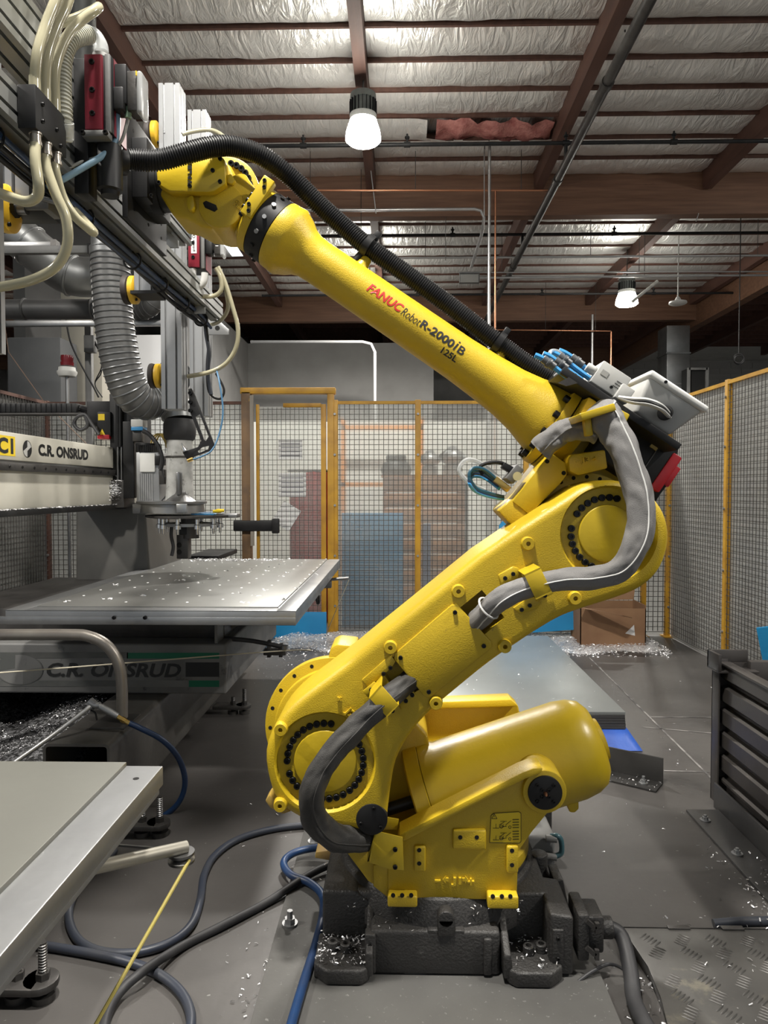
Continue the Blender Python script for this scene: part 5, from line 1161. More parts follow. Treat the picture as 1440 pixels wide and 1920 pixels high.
hd = mk('hood_ring', G().lathe((cc.x+.02, 4.75, cc.z-.035), (0,0,1), [(0,62*kd),(.055,60*kd),(.06,66*kd),(.075,66*kd),(.08,58*kd)], 40), STEEL, ca)
mk('hood_cone', G().lathe((P(335,940,4.62).x, 4.66, cc.z+.04), (0,0,1), [(0,30*kd),(.05,12*kd),(.07,10*kd)], 24), STEEL, hd)
cb('hood_box', 248, 945, 300, 963, 4.62, .3, STEEL, hd); cb('hood_plate', 330, 945, 350, 962, 4.54, .02, ALUM, hd)
# tool carousel
q = P(348, 966, 4.70)
tc_ = mk('carousel_disc', G().lathe((q.x, 4.80, q.z-.02), (0,0,1), [(0,.26),(.006,.29),(.02,.29)], 40), DSTEEL, ca)
mk('carousel_arm', G().obox((q.x+.25, 4.78, q.z-.005), .18, .11, .03), STEEL, tc_, .01)
tb2 = mk('pale_board', G().box(P(358,961,4.66).x, P(400,961,4.66).x, 4.66, 4.76, q.z+.004, q.z+.012), CLRB, tc_)
mk('carousel_hub', G().cyl((q.x, 4.8, q.z-.16), (q.x, 4.8, q.z-.02), .06, n=24), DSTEEL, tc_)
mk('finger_ring', G().lathe((q.x, 4.8, q.z-.075), (0,0,1), [(0,.12),(0,.19),(.02,.19),(.02,.12)], 28, False), ALU, tc_)
for k in range(10):
    a = 2*math.pi*k/10 + .2; x = q.x + .20*math.cos(a); y = 4.8 + .20*math.sin(a)
    h = mk('tool_holder', G().lathe((x, y, q.z-.125), (0,0,1), [(0,.008),(.035,.010),(.036,.022),(.062,.022),(.066,.014),(.10,.014)], 14), CHROME, tc_)
gm = cb('grab_arm', 331, 1000, 352, 1048, 4.75, .08, DSTEEL); 
for yy in (1022, 1035): hole(336, yy, 4.75, 5, gm)
cb('grab_block', 330, 985, 351, 1003, 4.74, .10, BLK); mk('black_lead', G().tube([P(322,985,4.7), P(321,1005,4.7), P(325,1025,4.7), P(322,1042,4.7)], .012, 8, 4), RUB, gm)
sd_ = thing('screwdriver', 'yellow handled screwdriver lying on the tool carousel', 'screwdriver', P(408, 959, 4.72))
mk('handle', G().tube([P(399,959,4.70), P(420,957,4.72)], lambda t: .0125 - .003*math.sin(t*9), 12, 6), YSTK, sd_); mk('shaft', G().cyl(P(399,959.5,4.70), P(372,961,4.68), .003, n=8), CHROME, sd_)
# low rail behind the table
o = mk('side_rail', G().tube([P(265,1030,5.9), P(300,1022,5.9), P(318,1021,5.9)], .02, 8, 2), STEEL); tag(o, 'short steel rail beside the bridge leg behind the table', 'rail')
o = mk('tray', G().box(P(352,1044,5.95).x, P(412,1044,5.95).x, 5.9, 6.6, .86, .90), BLK, None, .006); tag(o, 'black tray behind the far table edge', 'tray')
# cable chain above the bridge
ch = thing('cable_chain', 'black cable drag chain lying above the cream bridge', 'cable chain', P(0, 770, 5.0))
for k in range(17):
    c = P(-6 + 9.4*k, 766, 5.05); lk = mk('chain_link', G().obox(c, .034, .10, .065), BLK, ch, .004)
mk('chain_end', G().tube([P(148,764,5.05), P(158,768,5.05), P(175,772,4.95)], .024, 8, 3), BLK, ch); mk('chain_shelf', G().box(P(-20,775,5.0).x, P(160,775,5.0).x, 5.0, 5.12, P(0,777,5.0).z, P(0,774,5.0).z), DSTEEL, ch)
# signal beacon
YS_ = 6.3; bc = thing('signal_beacon', 'dark red signal beacon on a grey pole behind the bridge', 'beacon', P(126, 830, YS_))
mk('pole', G().cyl((P(126,700,YS_).x, YS_, 0), P(126,705,YS_), .016, n=10), STEEL, bc)
mk('base', G().lathe(P(126,706,YS_), (0,0,1), [(0,.07),(.03,.085),(.045,.085),(.046,.075),(.08,.07)], 20), GREYPL, bc); mk('lens', G().lathe(P(126,686,YS_), (0,0,1), [(0,.055),(.03,.058),(.032,.05),(.06,.055),(.09,.052),(.095,.03)], 20), M('dark_red_lens', (.12,.008,.012), .2), bc)

# ------------------------------------------------------------------ dust hose and ducts at left
def ribbed(name, pts, r, pitch, mat, ring, parent):
    o = mk(name, G().tube(pts, r, 28, 8), mat, parent)
    path = smooth_path(pts, 10); L = [0]
    for a, b in zip(path, path[1:]): L.append(L[-1] + (b-a).length)
    s = 0; j = 0
    proto = None
    while s < L[-1] - 1e-6:
        while j < len(L)-2 and L[j+1] < s: j += 1
        f = (s-L[j])/(L[j+1]-L[j]); c = path[j].lerp(path[j+1], f); d = (path[j+1]-path[j]).normalized()
        if proto is None:
            rg = mk('hose_ring', G().torus((0,0,0), (0,0,1), r*1.01, .0055, 28, 6), ring); proto = rg.data; bpy.data.objects.remove(rg)
        q = bpy.data.objects.new('hose_ring', proto); C.objects.link(q); q.parent = o; q.location = c; q.rotation_mode = 'QUATERNION'; q.rotation_quaternion = Vector((0,0,1)).rotation_difference(d); s += pitch
    return o
dh = thing('dust_hose', 'thick grey ribbed dust hose curving down to the spindle', 'hose', P(208, 480, 4.4))
ribbed('hose', [P(207,470,4.45), P(208,520,4.45), P(213,590,4.45), P(220,645,4.46), P(230,695,4.48), P(245,733,4.52), P(268,752,4.6), P(292,746,4.72), P(312,726,4.88), P(330,700,5.05)], .117, .036, M('hose_wall', (.075,.075,.074), .4, .2, (.11,.11,.108), 4, .4, .7), M('hose_wire', (.13,.135,.14), .35, .5), dh)
mk('clamp_sleeve', G().lathe(P(206,482,4.45), (0,0,1), [(0,.119),(.05,.121),(.05,.110),(.13,.110),(.13,.118),(.15,.118),(.15,.108),(.26,.108)], 32), DUCT, dh)
def duct(name, pts, r, mat, label, rings=(), sub=6):
    t = thing(name, label, 'duct', pts[0]); mk('run', G().tube(pts, r, 28, sub), mat, t)
    for c, d in rings: mk('joint_band', G().torus(c, d, r, .012, 28, 6), mat, t)
    return t
duct('air_duct', [P(207,430,4.45), P(207,380,4.5), P(190,330,4.9), P(150,290,5.6), (P(150,290,5.6).x-.1, 5.9, 4.8), (P(150,290,5.6).x-.1, 5.9, ZR-.3)], .105, DUCT, 'galvanised duct stub rising from the thick dust hose')
duct('air_duct', [P(-20,580,6.6), P(90,580,6.6), P(185,580,6.6), P(240,582,6.5)], .092, DUCTG, 'dull dark horizontal duct behind the dust hose', [(P(48,580,6.6),(1,0,0)), (P(175,580,6.6),(1,0,0))], 1)
duct('air_duct', [P(-60,360,5.6), P(20,430,5.6), P(80,480,5.7), P(130,515,5.8), P(180,520,5.9)], .16, DUCT, 'galvanised elbow duct slanting down at the left edge', [(P(58,462,5.65),(.8,0,-.55)), (P(135,517,5.8),(.9,.1,-.3))])
ed = thing('flexible_elbow', 'grey flexible duct elbow peeping out right of the dust hose', 'duct', P(270, 580, 6.4)); ribbed('bend', [P(235,582,6.5), P(262,583,6.4), P(285,572,6.3), P(292,556,6.3)], .085, .05, DUCTG, DUCTG, ed)
duct('air_duct', [P(20,262,4.6), P(25,330,4.7), P(-10,400,4.8)], .10, DUCT, 'short galvanised duct behind the clear hoses at the left edge', [(P(22,290,4.65),(0,0,1)), (P(23,310,4.68),(0,0,1))])
def strut(a, b, Y, h, mat, label, name='support_bar'):
    x0, x1 = P(a[0],a[1],Y).x, P(b[0],b[1],Y).x; z = P(a[0],a[1],Y).z
    t = thing(name, label, 'bar', (x0, Y, z)); mk('bar', G().box(x0, x1, Y, Y+.05, z-h, z), mat, t, .004); mk('end_clip', G().box(x1-.03, x1+.01, Y-.01, Y+.06, z-h-.01, z+.01), DSTEEL, t); return t
strut((-30,453), (103,453), 5.3, .045, STEEL, 'upper short steel support bar at the left edge'); strut((-30,461), (172,461), 5.25, .055, GSTEEL, 'long grey support bar reaching the dust hose'); strut((-30,601), (312,601), 6.4, .05, STEEL, 'thin steel support bar under the dull duct')
t = thing('switch_post', 'grey metal post with a switch box left of the dust hose tail', 'post', (P(163,745,6.9).x, 6.9, 0)); mk('post', G().box(P(158,610,6.9).x, P(170,610,6.9).x, 6.9, 6.96, 0, P(163,608,6.9).z), GSTEEL, t, .004); mk('switch_box', G().box(P(157,660,6.82).x, P(176,660,6.82).x, 6.82, 6.9, P(163,660,6.82).z, P(163,628,6.82).z), GSTEEL, t, .006)
for i in range(2): mk('lead', G().tube([P(178,640+5*i,6.85), P(188,665,6.85), P(190,690+8*i,6.85), P(178,720,6.85), P(192,745,6.85)], .006, 6, 5), BLK, t)
o = mk('beige_cabinet', G().box(P(116,745,8.4).x, P(192,745,8.4).x, 8.4, 8.9, 0, P(150,535,8.4).z), BEIGEW, None, .01); tag(o, 'tall beige cabinet side behind the dull duct', 'cabinet')
o = mk('machine_housing', G().box(P(14,745,8.0).x, P(115,745,8.0).x, 8.0, 8.6, 0, P(60,632,8.0).z), M('blue_grey_housing', (.085,.088,.092), .6, 0, (.065,.068,.072), 2, .4, .7), None, .02); tag(o, 'blue grey machine housing behind the signal beacon', 'machine')
o = mk('white_panel', G().box(P(240,760,9.5).x, P(312,760,9.5).x, 9.5, 9.55, 0, P(270,628,9.5).z), M('plain_white_panel', (.85,.86,.88), .6), None); tag(o, 'bright white panel between hose and aluminium strut', 'panel')  # one plain white colour, no emission
o = mk('hanging_cable', G().tube([P(124,600,6.7), P(132,640,6.7), P(150,680,6.7), P(175,725,6.7), P(185,745,6.7)], .009, 6, 5), BLK); tag(o, 'thin black cable hanging from the dull duct', 'cable')
o = mk('stay_wire', G().tube([P(8,602,6.4), P(16,660,6.2), P(80,750,6.2), P(165,835,6.2)], .004, 6, 1), M('rusty_wire', (.16,.10,.07), .6)); tag(o, 'thin rusty wire slanting down at the left edge', 'wire')

# ------------------------------------------------------------------ vacuum gripper frame carried by the robot
def profile(wd, ht, nx, nz, sw=.010, sd=.014):
    """outline of a slotted aluminium extrusion, centred"""
    out = []
    def side(a, b, n):
        a = Vector(a); b = Vector(b); d = (b-a); L = d.length; d.normalize(); inn = Vector((-d.y, d.x)); out.append(a)
        for k in range(n):
            m = L*(k+.5)/n; out.extend([a + d*(m-sw/2), a + d*(m-sw/2) + inn*sd, a + d*(m+sw/2) + inn*sd, a + d*(m+sw/2)])
    w2, h2 = wd/2, ht/2
    side((-w2,-h2), (w2,-h2), nx); side((w2,-h2), (w2,h2), nz); side((w2,h2), (-w2,h2), nx); side((-w2,h2), (-w2,-h2), nz)
    return out
def extrusion(name, c0, length, axis, wd, ht, nx, nz, mat, parent):
    pr = profile(wd, ht, nx, nz); c0 = Vector(c0)
    if axis == 'Y': pts = [c0 + Vector((p.x, 0, p.y)) for p in pr]; off = (0, length, 0)
    else: pts = [c0 + Vector((p.x, p.y, 0)) for p in pr]; off = (0, 0, length)
    return mk(name, G().prism(pts, off), mat, parent, smooth=15)
H0 = CAM.z
gr = thing('vacuum_gripper', 'aluminium extrusion vacuum gripper frame held by the robot wrist', 'gripper', (-.9, 2.4, H0 + 1.0))
RAILM = M('grey_extrusion', (.36, .365, .35), .40, .75, (.26, .265, .255), 4, .35, .7, .02, 30)
extrusion('lower_rail', (-.945, 1.0, H0+.908), 2.64, 'Y', .09, .088, 2, 2, RAILM, gr)
extrusion('upper_rail', (-.945, 1.0, H0+1.13), 2.10, 'Y', .09, .14, 2, 3, RAILM, gr)
strs = []
for x, y, z0, z1, nm in ((-1.075, 3.40, .385, 1.90, 'tall'), (-1.075, 3.86, .40, 2.02, 'far'), (-1.085, 1.88, .365, 1.6, 'near'), (-1.05, 3.0, .825, 1.10, 'short'), (-1.06, 2.05, .80, 1.1, 'short')):
    o = extrusion('strut', (x, y, H0+z0), z1-z0, 'Z', .098 if nm != 'near' else .05, .098 if nm != 'near' else .05, 2 if nm != 'near' else 1, 2 if nm != 'near' else 1, ALU, gr); strs.append(o)
mk('end_cap', G().box(-1.11, -1.0, 2.99-.055, 2.99+.06, H0+.812, H0+.825), BLK, strs[3]); mk('end_cap', G().box(-1.12, -1.0, 2.0, 2.1, H0+.785, H0+.80), BLK, strs[4], .002)
for s, (x, y, z) in zip((strs[0], strs[1], strs[3], strs[4]), ((-1.0, 3.34, .83), (-1.0, 3.80, .83), (-1.0, 2.94, 1.0), (-1.0, 1.99, .93))):
    b = mk('angle_bracket', G().prism([Vector((x-.03, y, H0+z)), Vector((x+.09, y, H0+z)), Vector((x+.09, y, H0+z+.03)), Vector((x-.01, y, H0+z+.12)), Vector((x-.03, y, H0+z+.12))], (0, .012, 0)), ALU, s, .002)
    mk('bracket_hole', G().cyl((x+.03, y-.001, H0+z+.035), (x+.03, y+.002, H0+z+.035), .013, n=14), HOLE, b)
# black tool plate
pk = mk('tool_plate', G().box(-.868, -.850, 2.235, 2.61, H0+.855, H0+1.195), BLK, gr, .002)
for i in range(3):
    for j in range(6): 
        q = (-.850, 2.29 + .13*i, H0+.90 + .05*j)
        mk('plate_hole', G().cyl(q, (-.849, q[1], q[2]), .006, n=8), HOLE, pk)
mk('adapter_block', G().box(-.85, -.80, 2.27, 2.50, H0+.93, H0+1.12), BLK, gr, .004); bolt(P(284, 367, 2.268), .006, gr)
mk('flange_adapter', G().cyl((-.80, 2.37, H0+1.005), (-.755, 2.37, H0+1.005), .08, n=32), BLK, gr, .004)
# suction cups
def cup(px, py, Y, xo=0, r=.058):
    c = P(px, py, Y); 
    o = mk('cup_plate', G().lathe(c, (1,0,0), [(-.012, r), (.008, r), (.014, r*.7), (.016, r*.3)], 28), YCUP, gr, .001)
    mk('suction_lip', G().lathe(c, (-1,0,0), [(.010, r*.6), (.02, r*.98), (.034, r*1.04), (.04, r*1.02), (.034, r*.8)], 28), M('brown_black_rubber', (.035,.028,.026), .6) if 'brown_black_rubber' not in bpy.data.materials else bpy.data.materials['brown_black_rubber'], o)
    mk('cup_stem', G().cyl(c, c + Vector((.055,0,0)), .016, n=14), STEEL, o); mk('cup_nut', G().cyl(c + Vector((.018,0,0)), c + Vector((.03,0,0)), .024, n=6), BLK, o)
    for a in (70, 250): bolt(c + Vector((.012, r*.8*math.cos(R(a)), r*.8*math.sin(R(a)))), .006, o, d=(1,0,0))
cup(293, 252, 3.38); cup(252, 544, 3.0); cup(299, 705, 3.40); cup(14, 392, 2.0, r=.065)
# black sensor bracket at the foot of the tall strut
lbk = mk('sensor_bracket', G().prism(poly([(353,729),(359,728),(366,742),(402,834),(398,844),(350,861),(342,848),(371,838),(377,826),(356,772)], 3.34), (0,.012,0)), BLK, gr, .001)
cut(lbk, [mk('c', G().prism(poly([(364,780),(372,775),(389,818),(384,826),(380,824)], 3.32), (0,.05,0)), BLK), mk('c', G().prism(poly([(368,845),(376,838),(390,835),(388,842),(371,849)], 3.32), (0,.05,0)), BLK)])
for q in ((357,737),(357,754),(357,770)): bolt(P(*q, 3.34), .010, lbk)
mk('air_nozzle', G().lathe(P(346,846,3.34), P(340,829,3.34)-P(346,846,3.34), [(0,.010),(.008,.011),(.042,.002)], 12), CHROME, lbk); mk('elbow_fitting', G().cyl(P(352,864,3.34), P(362,860,3.34), .009, n=10), BRASS, lbk)
mk('blue_lead', G().tube([P(360,862,3.34), P(380,855,3.34), P(398,843,3.34), P(412,810,3.36), P(418,770,3.36), P(412,720,3.36), P(405,690,3.4)], .0042, 8, 5), M('dull_blue_lead', (.06,.16,.28), .4), lbk)
# ejector modules
def ejector(px0, px1, py0, py1, Y, big):
    a = P(px0, py1, Y); b = P(px1, py0, Y); W = b.x-a.x; Hh = b.z-a.z; D = W*2.4
    body = mk('ejector_body', G().box(a.x - W*.12, b.x + W*.45, Y+.012, Y+D, a.z, b.z), BLK, gr, .003)
    mk('red_cover', G().box(a.x, b.x, Y, Y+.02, a.z+.004, b.z-.004), RED, body, .002)
    mk('grey_strip', G().box(b.x + W*.12, b.x + W*.42, Y+.006, Y+.03, a.z, b.z), GSTEEL, body, .002)
    mk('red_side', G().box(b.x + W*.42, b.x + W*.47, Y+.03, Y+D, a.z, b.z), RED, body)
    for t in (.88, .52, .22): bolt(Vector(((a.x+b.x)/2 - W*.05, Y, a.z + Hh*t)), W*.16, body, h=W*.1)
    if big:
        mk('base_foot', G().box(a.x - W*.15, b.x + W*.35, Y-.006, Y+.03, a.z-.018, a.z), GSTEEL, body, .004)
        for q in (a.x - W*.05, b.x + W*.25): bolt((q, Y-.006, a.z-.009), .007, body)
        mk('mount_column', G().box(a.x - W*.95, a.x - W*.1, Y+.03, Y+.09, a.z - Hh*.75, b.z + .005), BLK, gr, .004)
        mk('silencer', G().lathe(Vector((b.x - W*.1, Y+.06, a.z - .015)), (0,0,-1), [(0,W*.72),(Hh*.58,W*.72),(Hh*.60,W*.55),(Hh*.66,W*.5)], 24), BLK, gr)
        mk('hose_elbow', G().tube([P(190,98,Y+.05), P(188,84,Y+.05), P(178,68,Y+.05), P(160,60,Y+.05), P(146,60,Y+.05)], .020, 12, 5), TUBEW, gr)
        mk('clear_cap', G().cyl(Vector(((a.x+b.x)/2+.01, Y+.03, b.z)), Vector(((a.x+b.x)/2+.01, Y+.03, b.z+.01)), .022, n=16), GREYPL, body)
    v1 = mk('valve_block', G().box(b.x + W*.47, b.x + W*1.15, Y+.03, Y+.09, a.z + Hh*.42, b.z - Hh*.06), BLK, body, .003)
    mk('valve_port', G().box(b.x + W*.47, b.x + W*1.05, Y+.02, Y+.07, a.z + Hh*.32, a.z + Hh*.62), BLK, body, .004)
    v2 = mk('switch_module', G().box(b.x + W*1.15, b.x + W*1.75, Y+.035, Y+.085, a.z + Hh*.34, b.z - Hh*.14), DSTEEL, body, .003)
    mk('clear_cover', G().box(b.x + W*1.70, b.x + W*2.05, Y+.03, Y+.09, a.z + Hh*.30, b.z - Hh*.14), TUBEW, v2, .010, 3)
    mk('status_light', G().box(b.x + W*1.72, b.x + W*1.78, Y+.028, Y+.032, b.z - Hh*.22, b.z - Hh*.16), YSTK, v2)
    for k in range(3 if not big else 0): mk('print_line', G().box(b.x + W*1.3, b.x + W*1.55, Y+.034, Y+.036, a.z + Hh*(.5 + .06*k), a.z + Hh*(.52 + .06*k)), PAPER, v2)
    return body, a, b, W, Hh
ejector(159, 190, 98, 245, 1.95, True)
body2, a2, b2, W2, Hh2 = ejector(353, 373, 412, 502, 3.22, False)
lab = mk('brand_label', G().box(a2.x + W2*.28, a2.x + W2*.78, 3.2185, 3.2195, a2.z + Hh2*.30, a2.z + Hh2*.74), PAPER, body2)
text_quad('lettering', 'piab', INK, body2, (a2.x + W2*.66, 3.218, a2.z + Hh2*.34), (0, 0, Hh2*.24), (-W2*.26, 0, 0), .02)
g = G(); g.torus((a2.x + W2*.53, 3.218, a2.z + Hh2*.65), (0,1,0), W2*.12, .0012, 14, 4); mk('label_mark', g, INK, body2)
mk('drain_loop', G().tube([P(362,504,3.24), P(362,528,3.24), P(372,538,3.24), P(382,528,3.24), P(384,512,3.24)], .016, 12, 5), GREYPL, gr)
mk('push_fitting', G().cyl(P(393,412,3.25), P(392,452,3.25), .011, n=10), CLRB, gr); mk('push_fitting', G().cyl(P(407,430,3.25), P(407,452,3.25), .010, n=10), M('green_fitting', (.22,.33,.22), .4), gr)
# hose manifold
mf = mk('manifold', G().box(-.902, -.858, 1.675, 1.83, H0+.90, H0+.965), BLK, gr, .002)
mf2 = None
bpy.data.objects.remove(mf)
a = P(33, 240, 1.68); b = P(66, 157, 1.68)
mf = mk('manifold', G().box(a.x, b.x, 1.68, 1.835, a.z, b.z), BLK, gr, .002)
for y, z in ((1.71, .03), (1.71, .07), (1.78, .045), (1.80, .015)): bolt((b.x, y, a.z + z), .005, mf, d=(1,0,0), h=.006)
xm = (a.x+b.x)/2
for k, yy in enumerate((1.705, 1.755, 1.805)):
    mk('hose_collar', G().lathe((xm+.008, yy, a.z), (0,0,-1), [(0,.015),(.004,.015),(.004,.013),(.022,.013),(.022,.015),(.03,.015)], 18), M('nickel', (.42,.38,.33), .3, .9) if k == 0 else bpy.data.materials['nickel'], mf)
    mk('hose_stem', G().cyl((xm+.008, yy, b.z), (xm+.008, yy, b.z+.03), .0135, n=16), TUBEC, mf)
def chose(name, pts, r, mat=TUBEC): return mk(name, G().tube(pts, r, 14, 6), mat, gr)
T = lambda yy: Vector((xm+.008, yy, b.z+.02)); Bt = lambda yy: Vector((xm+.008, yy, a.z-.02))
chose('clear_hose', [T(1.705), P(70,100,1.70), P(85,50,1.72), P(105,0,1.74), P(125,-50,1.78)], .0125)
chose('clear_hose', [T(1.755), P(88,110,1.75), P(105,55,1.77), P(125,10,1.79), P(140,-40,1.82)], .0125)
chose('clear_hose', [T(1.805), P(104,130,1.80), P(120,80,1.82), P(145,45,1.85), P(180,18,1.88), P(184,14,1.92), P(170,22,1.98), P(140,35,2.02), P(110,45,2.06)], .0125)
chose('clear_hose', [Bt(1.705), P(66,300,1.69), P(72,345,1.69), P(70,368,1.70), P(50,378,1.70), P(20,370,1.70), P(-20,355,1.70)], .0125)
chose('clear_hose', [Bt(1.755), P(86,310,1.75), P(105,365,1.75), P(124,410,1.76), P(126,460,1.77), P(105,500,1.78), P(60,525,1.78), P(0,538,1.78), P(-40,542,1.78)], .0125)
chose('clear_hose', [Bt(1.805), P(104,320,1.80), P(118,370,1.82), P(140,405,1.84), P(165,428,1.86), P(176,436,1.88), P(168,425,1.95), P(140,395,2.0)], .0115)
corrugated('ribbed_hose', [P(118,265,1.86), P(118,220,1.84), P(116,160,1.84), P(119,105,1.85), P(135,74,1.88), P(165,65,1.95)], .024, .010, .004, M('pale_ribbed_hose', (.42,.42,.36), .5), gr)
mk('hose_cuff', G().cyl(P(118,228,1.84), P(118,258,1.86), .027, n=18), TUBEW, gr)
chose('blue_hose', [P(218,190,2.0), P(220,230,2.0), P(216,265,2.0), P(195,290,1.98), P(160,312,1.95), P(115,338,1.92), P(90,352,1.92)], .0085, M('grey_blue_hose', (.20,.32,.42), .35))
chose('signal_lead', [P(243,190,2.0), P(238,230,2.0), P(225,268,2.0), P(195,290,2.0), P(150,305,1.98), P(112,325,1.95)], .0045, M('grey_lead', (.25,.25,.23), .5))
chose('signal_plug', [P(243,190,2.0), P(240,222,2.0)], .009, bpy.data.materials['green_fitting'])
rng = random.Random(2)
for k in range(5):
    o_ = k*.012; chose('cable_run', [Vector((-.955 - o_ + rng.gauss(0,.005), y, H0+.845 - .012*(k % 2) + rng.gauss(0,.006))) for y in (1.45, 1.8, 2.1, 2.45, 2.8, 3.15, 3.45, 3.62)], .008, (HOSEB, BLK, HOSEB, BLK, HOSED)[k])
for y in (1.7, 2.2, 2.6, 2.9, 3.2, 3.5): mk('cable_tie', G().torus((-.975, y, H0+.84), (0,1,.0), .032, .004, 16, 6), BLK, gr)
chose('cable_run', [P(384,560,3.55), P(386,620,3.6), P(392,660,3.6), P(390,700,3.6), P(396,740,3.6)], .010, HOSED); chose('cable_run', [P(380,560,3.55), P(390,640,3.6), P(388,690,3.6), P(392,735,3.6), P(412,748,3.6), P(420,730,3.6), P(405,700,3.6)], .006, BLK)
chose('clear_hose', [P(408,500,3.28), P(422,530,3.3), P(436,575,3.32), P(446,615,3.34), P(443,650,3.36), P(425,680,3.38), P(395,697,3.4), P(352,706,3.42)], .0105)
chose('clear_hose', [P(405,502,3.28), P(414,522,3.29), P(414,545,3.30), P(395,556,3.30), P(350,553,3.25), P(308,547,3.2)], .0105)
chose('clear_hose', [P(412,505,3.3), P(424,545,3.4), P(427,580,3.5), P(412,602,3.6), P(392,610,3.7)], .010)
chose('clear_hose', [P(342,252,3.36), P(365,246,3.38), P(395,244,3.4), P(418,255,3.4), P(430,275,3.4), P(430,300,3.4), P(427,320,3.4)], .010)
mk('top_knob', G().lathe(P(397,262,3.4), (0,0,1), [(0,.012),(.02,.012),(.03,.004)], 10), ALU, gr)
# second strut column partly behind the wrist, short module under near rail
mk('cross_valve', G().box(P(50,402,2.02).x, P(100,402,2.02).x, 1.99, 2.07, P(50,400,2.02).z, P(50,375,2.02).z), GSTEEL, gr, .004)
mk('cross_tube', G().cyl(P(78,372,1.98), P(112,380,1.98), .008, n=10), STEEL, gr)

# ------------------------------------------------------------------ hoses on the floor
def floor_hose(name, pts, r, mat, label, cat='hose', lift=()):
    q = [F(x, y, r + (lift[i] if i < len(lift) else 0)) for i, (x, y) in enumerate(pts)]
    o = mk(name, G().tube(q, r, 12, 8), mat); tag(o, label, cat, 'hoses on the floor'); return o
floor_hose('rubber_hose', [(600,1545),(520,1553),(450,1572),(405,1602),(383,1640),(375,1690),(358,1735),(318,1768),(250,1787),(185,1783),(145,1760),(129,1720),(138,1680),(160,1648),(190,1620),(215,1595)], .014, HOSED, 'dark hose making the wide loop left of the robot')
floor_hose('rubber_hose', [(640,1612),(580,1640),(500,1692),(420,1734),(340,1775),(270,1820),(225,1860),(200,1905),(190,1960)], .014, RUB, 'black hose running straight from the robot base to the bottom edge', lift=(.03,.02,0,0,0,.028,.01,0,0))
floor_hose('rubber_hose', [(40,1768),(100,1776),(180,1790),(245,1805),(300,1828),(340,1862),(358,1905),(352,1960)], .014, HOSED, 'dark hose curling in a hook at the bottom left')
floor_hose('air_hose', [(700,1590),(640,1588),(590,1590),(550,1600),(532,1618),(545,1640),(580,1655),(604,1678),(606,1712),(592,1770),(570,1840),(545,1925),(530,1990)], .014, HOSEB, 'blue hose bending round the left side of the robot base', lift=(.05,.05,.04,.03,.02,.018,.018,.018,.018,.015,.015,.015,.015))
floor_hose('air_hose', [(1338,1733),(1385,1729),(1440,1728),(1520,1728)], .016, HOSED, 'dark blue hose end lying behind the checker plate', lift=(.01,.02,.03,.03))
# ------------------------------------------------------------------ stack of sheets
ZS = .20; xr_ = F(1173, 1335, ZS).x; yn = F(1173, 1335, ZS).y; yf = F(1030, 1192, ZS).y
SHM = M('aluminium_sheet', (.34, .36, .36), .38, .7, (.27, .29, .29), 1.2, .35, .7, .03, 10)
rng = random.Random(6)
nS = 6; th = .098/nS
for k in range(nS):
    j = rng.uniform(-.004, .004) if k < nS-1 else 0; z = ZS - .098 + k*th
    nm = ('bottom', 'second', 'third', 'fourth', 'fifth', 'topmost')[k]
    o = mk('aluminium_sheet', G().box(xr_-1.25+j, xr_+j, yn+j, yf+j, z+.0006, z+th-.0006), SHM if k == nS-1 else STEEL, None, .0008)
    tag(o, ('topmost grey aluminium sheet of the low stack, dotted with chips' if k == nS-1 else '%s aluminium sheet from the floor in the low stack' % nm), 'sheet', 'stack of aluminium sheets')
pts = []
for i in range(9):
    for j in range(12):
        if rng.random() < .8:
            x = xr_ - .08 - .13*i + rng.gauss(0,.02); y = yn + .08 + .175*j + rng.gauss(0,.02); pts += [(x + rng.gauss(0,.008), y + rng.gauss(0,.006), ZS+.004) for _ in range(2)]
chips('sheet_chips', pts, .009, 'small bright chips dotted over the stacked sheets')
t = thing('pallet', 'pallet wrapped in blue tarpaulin under the aluminium sheets', 'pallet', (xr_-.6, yn+.3, 0))
mk('skid', G().box(xr_-1.22, xr_-1.1, yn+.05, yf-.1, 0, .095), PLY, t)
q0 = [Vector((xr_-1.27, yn-.06, .004)), Vector((xr_+.075, yn-.07, .004)), Vector((xr_+.075, yf, .004)), Vector((xr_-1.27, yf, .004))]; q1 = [Vector((xr_-1.26, yn+.01, .10)), Vector((xr_+.015, yn+.006, .10)), Vector((xr_+.012, yf, .10)), Vector((xr_-1.26, yf, .10))]
g = G(); n = 30
ring0 = []; ring1 = []
for i in range(4):
    for k in range(n):
        f = k/n; a = q0[i].lerp(q0[(i+1) % 4], f); b_ = q1[i].lerp(q1[(i+1) % 4], f); w_ = .010*noise.noise((i*9+f*14, 0, 0)); ring0.append(a + Vector((w_, -w_, 0))); ring1.append(b_ + Vector((0, 0, 0)))
m_ = len(ring0); mid = [(a + b_)/2 + Vector((.012*noise.noise((i*.5, 3, 0)), -.012*noise.noise((i*.43, 5, 0)), 0)) for i, (a, b_) in enumerate(zip(ring0, ring1))]
g.add(ring0 + mid + ring1, [(i, (i+1) % m_, m_+(i+1) % m_, m_+i) for i in range(m_)] + [(m_+i, m_+(i+1) % m_, 2*m_+(i+1) % m_, 2*m_+i) for i in range(m_)] + [[2*m_+i for i in range(m_)]])
mk('tarpaulin', g, BLUET, t, smooth=80)
